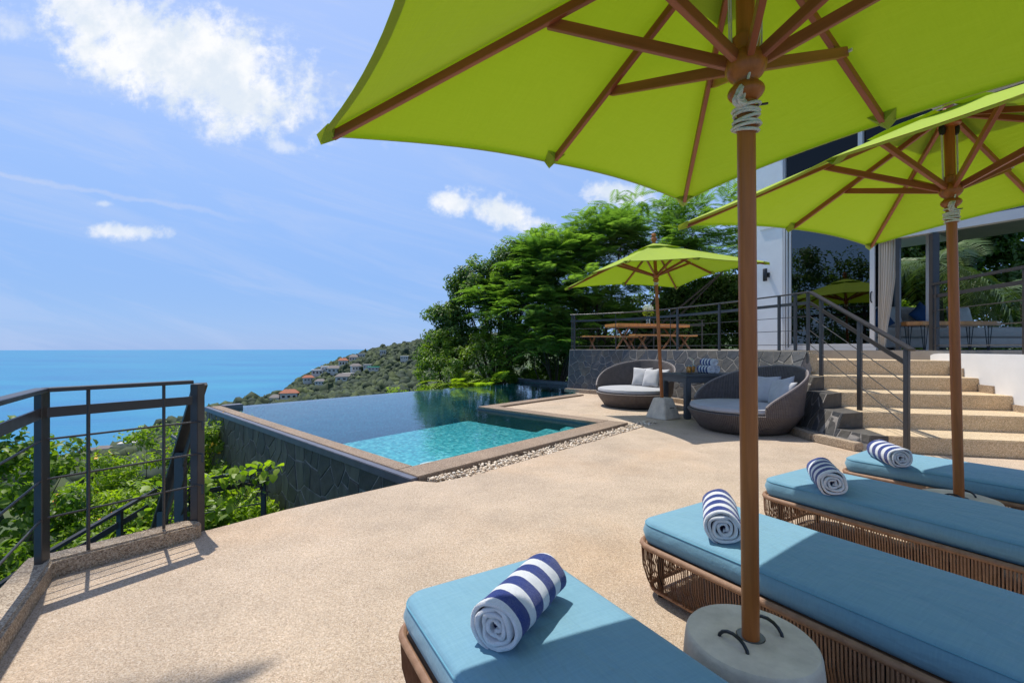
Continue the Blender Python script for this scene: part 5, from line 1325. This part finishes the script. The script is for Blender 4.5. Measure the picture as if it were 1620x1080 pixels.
def palm(base, top, L, nf, label, seed, r0=.11, droop=1.0, tint=.5, ll=.62):
    r = empty('palm_tree', base, label, 'palm'); rr = random.Random(seed); vs, fs = palm_template(L, int(44 * L / 2.6), ll, droop)
    me = bpy.data.meshes.new('frond'); me.from_pydata([tuple(v) for v in vs], [], fs); at = me.attributes.new('tint', 'FLOAT', 'POINT'); at.data.foreach_set('value', np.full(len(vs), tint, np.float32)); me.materials.append(M_palmleaf)
    b, t = Vector(base), Vector(top); m = MB(); pts = [b.lerp(t, i / 8) + Vector((.12 * math.sin(i * .5), .08 * math.sin(i * .4), 0)) for i in range(9)]; pts[-1] = t
    m.tube(pts, [r0 * 1.3] + [r0 * (1 + .04 * (i % 2)) for i in range(8)], 12); m.build('trunk', M_bark, r, off=base, smooth=True)
    for i in range(nf):
        fo = bpy.data.objects.new('frond', me); COL.objects.link(fo); fo.parent = r; a = i * 2.4 + rr.uniform(-.2, .2); el = -.75 + 1.5 * ((i * .618) % 1.0)
        fo.matrix_local = Matrix.Translation(t - b) @ Matrix.Rotation(a, 4, 'Z') @ Matrix.Rotation(-el + .2, 4, 'Y') @ Matrix.Rotation(rr.uniform(-.4, .4), 4, 'X') @ Matrix.Scale(rr.uniform(.85, 1.1), 4)
    return r

# trees beyond the pool and the terrace
plant('broadleaf_tree', (-.6, 18.3, -3.6), [((-.7, 18.2, 2.4), (2.0, 1.8, 2.0)), ((.2, 18.4, 4.3), (1.1, 1.1, 1.3)), ((-1.4, 18.0, 3.4), (1.1, 1.1, 1.3)), ((-2.4, 17.8, 1.6), (1.0, 1.0, 1.5)), ((.8, 18.2, 3.0), (1.8, 1.5, 2.0))],
      'dark glossy broadleaf tree rising at the left of the green mass beyond the pool', 'tree', None, M_leafdark, 62, 95, .34, .15, r0=.14, nl=22, seed=3)
plant('broadleaf_tree', (-2.2, 16.6, -3.5), [((-2.3, 16.4, -.1), (1.1, 1.1, 1.3)), ((-1.1, 16.6, .4), (1.2, 1.0, 1.5)), ((-2.6, 16.9, .9), (.8, .8, .9))],
      'low dark leafy tree at the spill edge with pale flowering tips', 'tree', None, M_leafmix, 60, 90, .28, .12, r0=.08, nl=14, seed=4)
plant('broadleaf_tree', (2.0, 19.6, -3.5), [((1.8, 19.4, .6), (2.4, 1.4, 1.8)), ((4.6, 19.8, 1.4), (2.6, 1.4, 2.2)), ((7.6, 20.0, 2.0), (2.6, 1.4, 2.4)), ((10.2, 20.2, 2.4), (2.4, 1.3, 2.4)), ((6.0, 20.8, .2), (3.0, 1.0, 1.6)), ((7.0, 18.8, 1.4), (1.8, .9, 1.5)), ((8.8, 19.4, 2.8), (1.6, 1.0, 1.6))],
      'deep shaded thicket tree filling the space behind the terrace railing', 'tree', None, M_leafdark, 120, 110, .42, .18, r0=.12, nl=22, seed=5)
feather_tree('feathery_tree', (3.6, 18.6, -3.4), [((2.2, 17.6, 3.3), (2.7, 2.0, 1.9)), ((5.2, 18.0, 4.9), (3.2, 2.2, 2.1)), ((.3, 17.2, 2.6), (1.9, 1.5, 1.5)), ((7.8, 18.5, 5.3), (2.6, 2.0, 2.2)), ((1.4, 17.4, 4.3), (1.5, 1.2, 1.1)), ((3.6, 17.8, 5.3), (1.6, 1.2, 1.2))],
             'tall feathery leaved tree with layered fern like sprays spreading above the far umbrella', 95, .74, .17, 7, n_obj=240, sprays=8)
feather_tree('feathery_tree', (1.2, 16.6, -3.0), [((1.3, 16.0, 1.4), (1.6, 1.0, 1.1)), ((3.0, 16.6, 2.3), (1.4, .9, 1.2))],
             'smaller feathery tree drooping between the pool and the terrace wall', 60, .62, .08, 9, n_obj=60, sprays=7)
# bright fern beside the spill edge
fern = empty('fern_clump', (-1.35, 15.6, -.9), 'bright green fern clump arching over the far edge of the pool', 'fern')
fm = bpy.data.meshes.new('frond'); fm.from_pydata(FT_V.tolist(), [], FT_F.tolist()); at = fm.attributes.new('tint', 'FLOAT', 'POINT'); at.data.foreach_set('value', np.full(len(FT_V), .85, np.float32)); fm.materials.append(M_leafbright)
for i in range(26):
    fo = bpy.data.objects.new('frond', fm); COL.objects.link(fo); fo.parent = fern; a = random.uniform(0, 6.28)
    fo.matrix_local = Matrix.Translation((random.uniform(-.9, .8), random.uniform(-.4, .3), random.uniform(.5, 1.0))) @ Matrix.Rotation(a, 4, 'Z') @ Matrix.Rotation(random.uniform(-.7, .1), 4, 'Y') @ Matrix.Scale(random.uniform(.75, 1.15), 4)
m = MB()
for i in range(6): m.tube([(-.3 + .12 * i, 0, -2), (-.4 + .2 * i, .05, -.3), (-.7 + .27 * i, 0, .9)], [.03, .025, .01], 6)
m.build('stems', M_bark, fern)
plant('low_shrub', (-3.4, 15.1, -2.8), [((-3.3, 15.0, -.75), (1.1, .7, .65)), ((-2.2, 15.3, -.7), (.9, .6, .6)), ((1.2, 17.4, -.6), (1.6, .6, .9)), ((3.4, 17.6, -.2), (1.4, .6, 1.0))], 'pale green low shrub at the foot of the trees beyond the spill edge', 'shrub', None, M_leafbright, 40, 70, .22, .09, asp=.3, r0=.03, nl=8, seed=6, stems=3)

# garden behind the covered lounge
palm((13.6, 14.4, -1), (13.3, 14.2, 3.9), 2.9, 18, 'coconut palm with shining leaflets behind the covered lounge', 4, tint=.75, droop=1.05, ll=.75)
palm((15.9, 14.0, -1), (15.4, 13.6, 2.9), 2.5, 14, 'second shorter palm at the right edge behind the lounge', 6, tint=.5)
plant('garden_shrub', (11.9, 14.2, 0), [((11.9, 14.0, 1.6), (.8, .7, 1.0))], 'bright leafy shrub beside the thin garden post behind the sofa', 'shrub', None, M_leafbright, 44, 60, .22, .15, near=True, r0=.03, nl=8, seed=8, stems=2)
plant('garden_shrub', (14.2, 15.0, 0), [((14.0, 14.6, 1.0), (1.6, .9, 1.2)), ((16.4, 14.4, 1.1), (1.4, .9, 1.3))], 'dark garden shrub with red blossoms under the palms', 'shrub', None, M_leafdark, 55, 70, .3, .14, r0=.04, nl=10, seed=9, flowers=[(M_orange, 10, .04)])
plant('garden_tree', (13.0, 18.0, -1), [((12.5, 17.6, 3.2), (3.6, 1.6, 3.2)), ((17.6, 17.6, 3.6), (3.4, 1.6, 3.4))], 'dark tree mass closing off the garden behind the villa lounge', 'tree', None, M_leafdark, 260, 100, .5, .24, r0=.16, nl=20, seed=10)

# planting on the slope outside the railing
plant('slope_tree', (-6.9, 6.0, -6), [((-6.75, 5.9, -.75), (1.05, .8, 1.0)), ((-7.3, 6.6, -1.7), (1.2, 1.0, 1.1)), ((-6.1, 5.4, -2.1), (.8, .7, .9))], 'leafy tree with round leaves rising at the far left beyond the railing', 'tree', None, M_leafmix, 40, 46, .22, .10, asp=.72, near=True, r0=.06, nl=14, seed=11)
plant('flowering_bush', (-6.6, 8.4, -5), [((-6.5, 8.3, -1.15), (1.0, .9, .95)), ((-5.7, 8.9, -.95), (.7, .6, .8)), ((-7.5, 8.8, -2.5), (1.1, .9, .9))], 'bush with yellow flowers seen through the railing next to the end post', 'bush', None, M_leafbright, 42, 60, .22, .085, near=True, r0=.04, nl=10, seed=12, flowers=[(M_yellow, 22, .05)], stems=2)
plant('flowering_bush', (-5.9, 6.9, -4), [((-5.7, 6.9, -1.75), (1.0, .8, .8)), ((-4.8, 7.1, -1.5), (.6, .5, .7)), ((-6.6, 7.6, -1.6), (.9, .7, .7))], 'yellow green bush with orange tips in the middle of the railing view', 'bush', None, M_leafbright, 42, 60, .2, .09, near=True, r0=.04, nl=10, seed=13, flowers=[(M_orange, 14, .045), (M_yellow, 10, .04)], stems=2)
plant('slope_bush', (-4.9, 5.4, -4), [((-4.7, 5.4, -1.75), (.9, .7, .75)), ((-3.9, 5.7, -1.25), (.6, .5, .65)), ((-5.3, 4.9, -1.9), (.7, .6, .7))], 'bright broad leaved bush right behind the kerb and the outside stair', 'bush', None, M_leafbright, 40, 56, .2, .105, asp=.5, near=True, r0=.04, nl=10, seed=14, stems=2)
plant('slope_bush', (-5.3, 3.9, -4), [((-5.0, 3.9, -1.75), (.9, .8, .8)), ((-4.1, 3.1, -1.6), (.6, .6, .6)), ((-5.6, 4.3, -2.7), (1.2, 1.0, .9)), ((-4.6, 3.2, -2.6), (1.0, .9, .8)), ((-7.0, 5.2, -3.0), (1.3, 1.0, 1.0)), ((-5.9, 4.6, -1.3), (.8, .6, .8))], 'bright green bush at the lower left corner below the railing rods', 'bush', None, M_leafmix, 42, 56, .2, .10, asp=.45, near=True, r0=.04, nl=10, seed=15, stems=2)
plant('slope_bush', (-3.9, 6.6, -4), [((-3.75, 6.3, -1.5), (.6, .5, .7)), ((-3.9, 7.2, -1.9), (.8, .5, .6))], 'green bush against the stone pool wall behind the lower railing', 'bush', None, M_leafbright, 36, 56, .2, .095, near=True, r0=.04, nl=8, seed=16, stems=2)
plant('slope_tree', (-9.8, 11.5, -7), [((-9.6, 11.2, -5.2), (1.9, 1.6, 1.6)), ((-8.2, 12.0, -5.2), (1.5, 1.2, 1.4)), ((-11.6, 10.4, -5.0), (1.5, 1.3, 1.6))], 'green tree top further down the slope behind the flowering bushes', 'tree', None, M_leafmix, 60, 80, .34, .13, r0=.09, nl=14, seed=17)

def scrub():
    n = 330; d = rng.uniform(12, 62, n) ** 1.0; k = rng.uniform(-1.25, -.55, n); x = k * d; z = terr(x, d); H = np.stack([x, d, z + .8], 1); q = unit(rng.normal(0, 1, (n, 110, 3))); q[:, :, 2] = np.abs(q[:, :, 2]) * .9 - .1
    sp = rng.uniform(.8, 1.7, (n, 1, 1)) * (.7 + d[:, None, None] / 60); P = (H[:, None] + q * sp).reshape(-1, 3); V_, F, kk = leaves(P, (q + np.array([0, 0, .5])).reshape(-1, 3), .34, .5)
    tag(np_mesh('hillside_scrub', V_, F, M_leafmix, tint=np.repeat(np.clip(np.repeat(rng.normal(.45, .25, n), 110) + rng.normal(0, .15, n * 110), 0, 1), kk)), 'green scrub covering the slope between the garden bushes and the shore', 'scrub', kind='stuff')
scrub()

# creeper on the lower railing, every large leaf a piece of its own
cp = empty('climbing_creeper', (-2.6, 4.4, -.3), 'bright green creeper climbing along the lower black railing by the pool wall', 'creeper')
def leaf_mesh(t):
    me = bpy.data.meshes.new('leaf'); vs = [(0, 0, 0), (.18, .30, .05), (.45, .40, .06), (.75, .26, .02), (1, 0, -.10), (.75, -.26, .02), (.45, -.40, .06), (.18, -.30, .05), (.35, 0, 0), (.7, 0, -.02)]
    fs = [(0, 8, 1), (1, 8, 2), (2, 8, 9), (2, 9, 3), (3, 9, 4), (4, 9, 5), (5, 9, 6), (6, 9, 8), (6, 8, 7), (7, 8, 0)]
    me.from_pydata(vs, [], fs); at = me.attributes.new('tint', 'FLOAT', 'POINT'); at.data.foreach_set('value', np.full(len(vs), t, np.float32)); me.materials.append(M_leafbright); me.polygons.foreach_set('use_smooth', [True] * len(fs)); return me
LM = [leaf_mesh(t) for t in (.35, .55, .75, .95)]
A, B = L3[0], L3[1]; m = MB(); rr = random.Random(77)
for k in range(9):
    pts = [A.lerp(B, -.06 + 1.12 * i / 14) + Vector((rr.uniform(-.05, .05), rr.uniform(-.08, .04), rr.uniform(-.30, .05) * (1 if k else .2))) for i in range(15)]; m.tube(pts, .004, 5)
m.build('stems', M_bark, cp, off=cp.location)
for i in range(270):
    t = rr.uniform(-.10, 1.15); p = A.lerp(B, t) + Vector((rr.gauss(0, .07), rr.gauss(-.05, .09), -abs(rr.gauss(0, .20)) * (1.2 if .1 < t else .6) + .09)); o = bpy.data.objects.new('leaf', LM[rr.randrange(4)]); COL.objects.link(o); o.parent = cp
    s_ = rr.uniform(.055, .105); o.matrix_local = Matrix.Translation(p - cp.location) @ Matrix.Rotation(rr.uniform(0, 6.28), 4, 'Z') @ Matrix.Rotation(rr.uniform(.1, 1.2), 4, 'Y') @ Matrix.Rotation(rr.uniform(-.6, .6), 4, 'X') @ Matrix.Scale(s_, 4)

# palm and trees standing just left of the view, they throw the leaf shadows on the deck and show in the glass
palm((-7.2, 2.9, -4.5), (-6.0, 3.4, 7.5), 3.2, 19, 'tall palm left of the deck whose frond tips hang into the top left corner', 12, r0=.13)
plant('broadleaf_tree', (-12.6, 6.2, -8), [((-12.6, 6.2, 2.6), (2.6, 2.6, 4.6)), ((-13.5, 3.0, 2.0), (2.6, 2.4, 4.2))], 'dark tree left of the view mirrored in the sliding door', 'tree', None, M_leafdark, 110, 70, .6, .22, r0=.2, nl=16, seed=21)

# flowers on the dining table
fv = empty('flower_vase', (3.98, 13.3, 1.94), 'glass vase with creamy white flowers on the dining table', 'vase')
m = MB(); m.lathe([(.05, 0), (.06, .02), (.065, .15), (.055, .22), (.06, .24), (.052, .24), (.05, .15), (.045, .02)], 20); m.build('vase_body', M_clear, fv, smooth=True)
m = MB()
for i in range(11):
    a = i * 2.4; rad = .03 + .013 * i; m.tube([(0, 0, .02), (rad * .3 * math.cos(a), rad * .3 * math.sin(a), .24), (rad * math.cos(a), rad * math.sin(a), .40 + .012 * (i % 4))], .005, 5)
m.build('stems', M_forest, fv)
q = rng.normal(0, 1, (260, 3)); q = unit(q) * rng.uniform(.5, 1, (260, 1)); Vf, Ff, k = leaves(q * np.array([.16, .13, .13]) + np.array([0, 0, .46]), q, .055, .7); g = np_mesh('blossom', Vf, Ff, M_whiteflower, fv); g['kind'] = 'stuff'
q = rng.normal(0, 1, (60, 3)); q = unit(q); Vf, Ff, k = leaves(q * np.array([.16, .13, .08]) + np.array([0, 0, .32]), q, .09, .4); g = np_mesh('foliage', Vf, Ff, M_leafbright, fv, tint=np.full(len(Vf), .6)); g['kind'] = 'stuff'
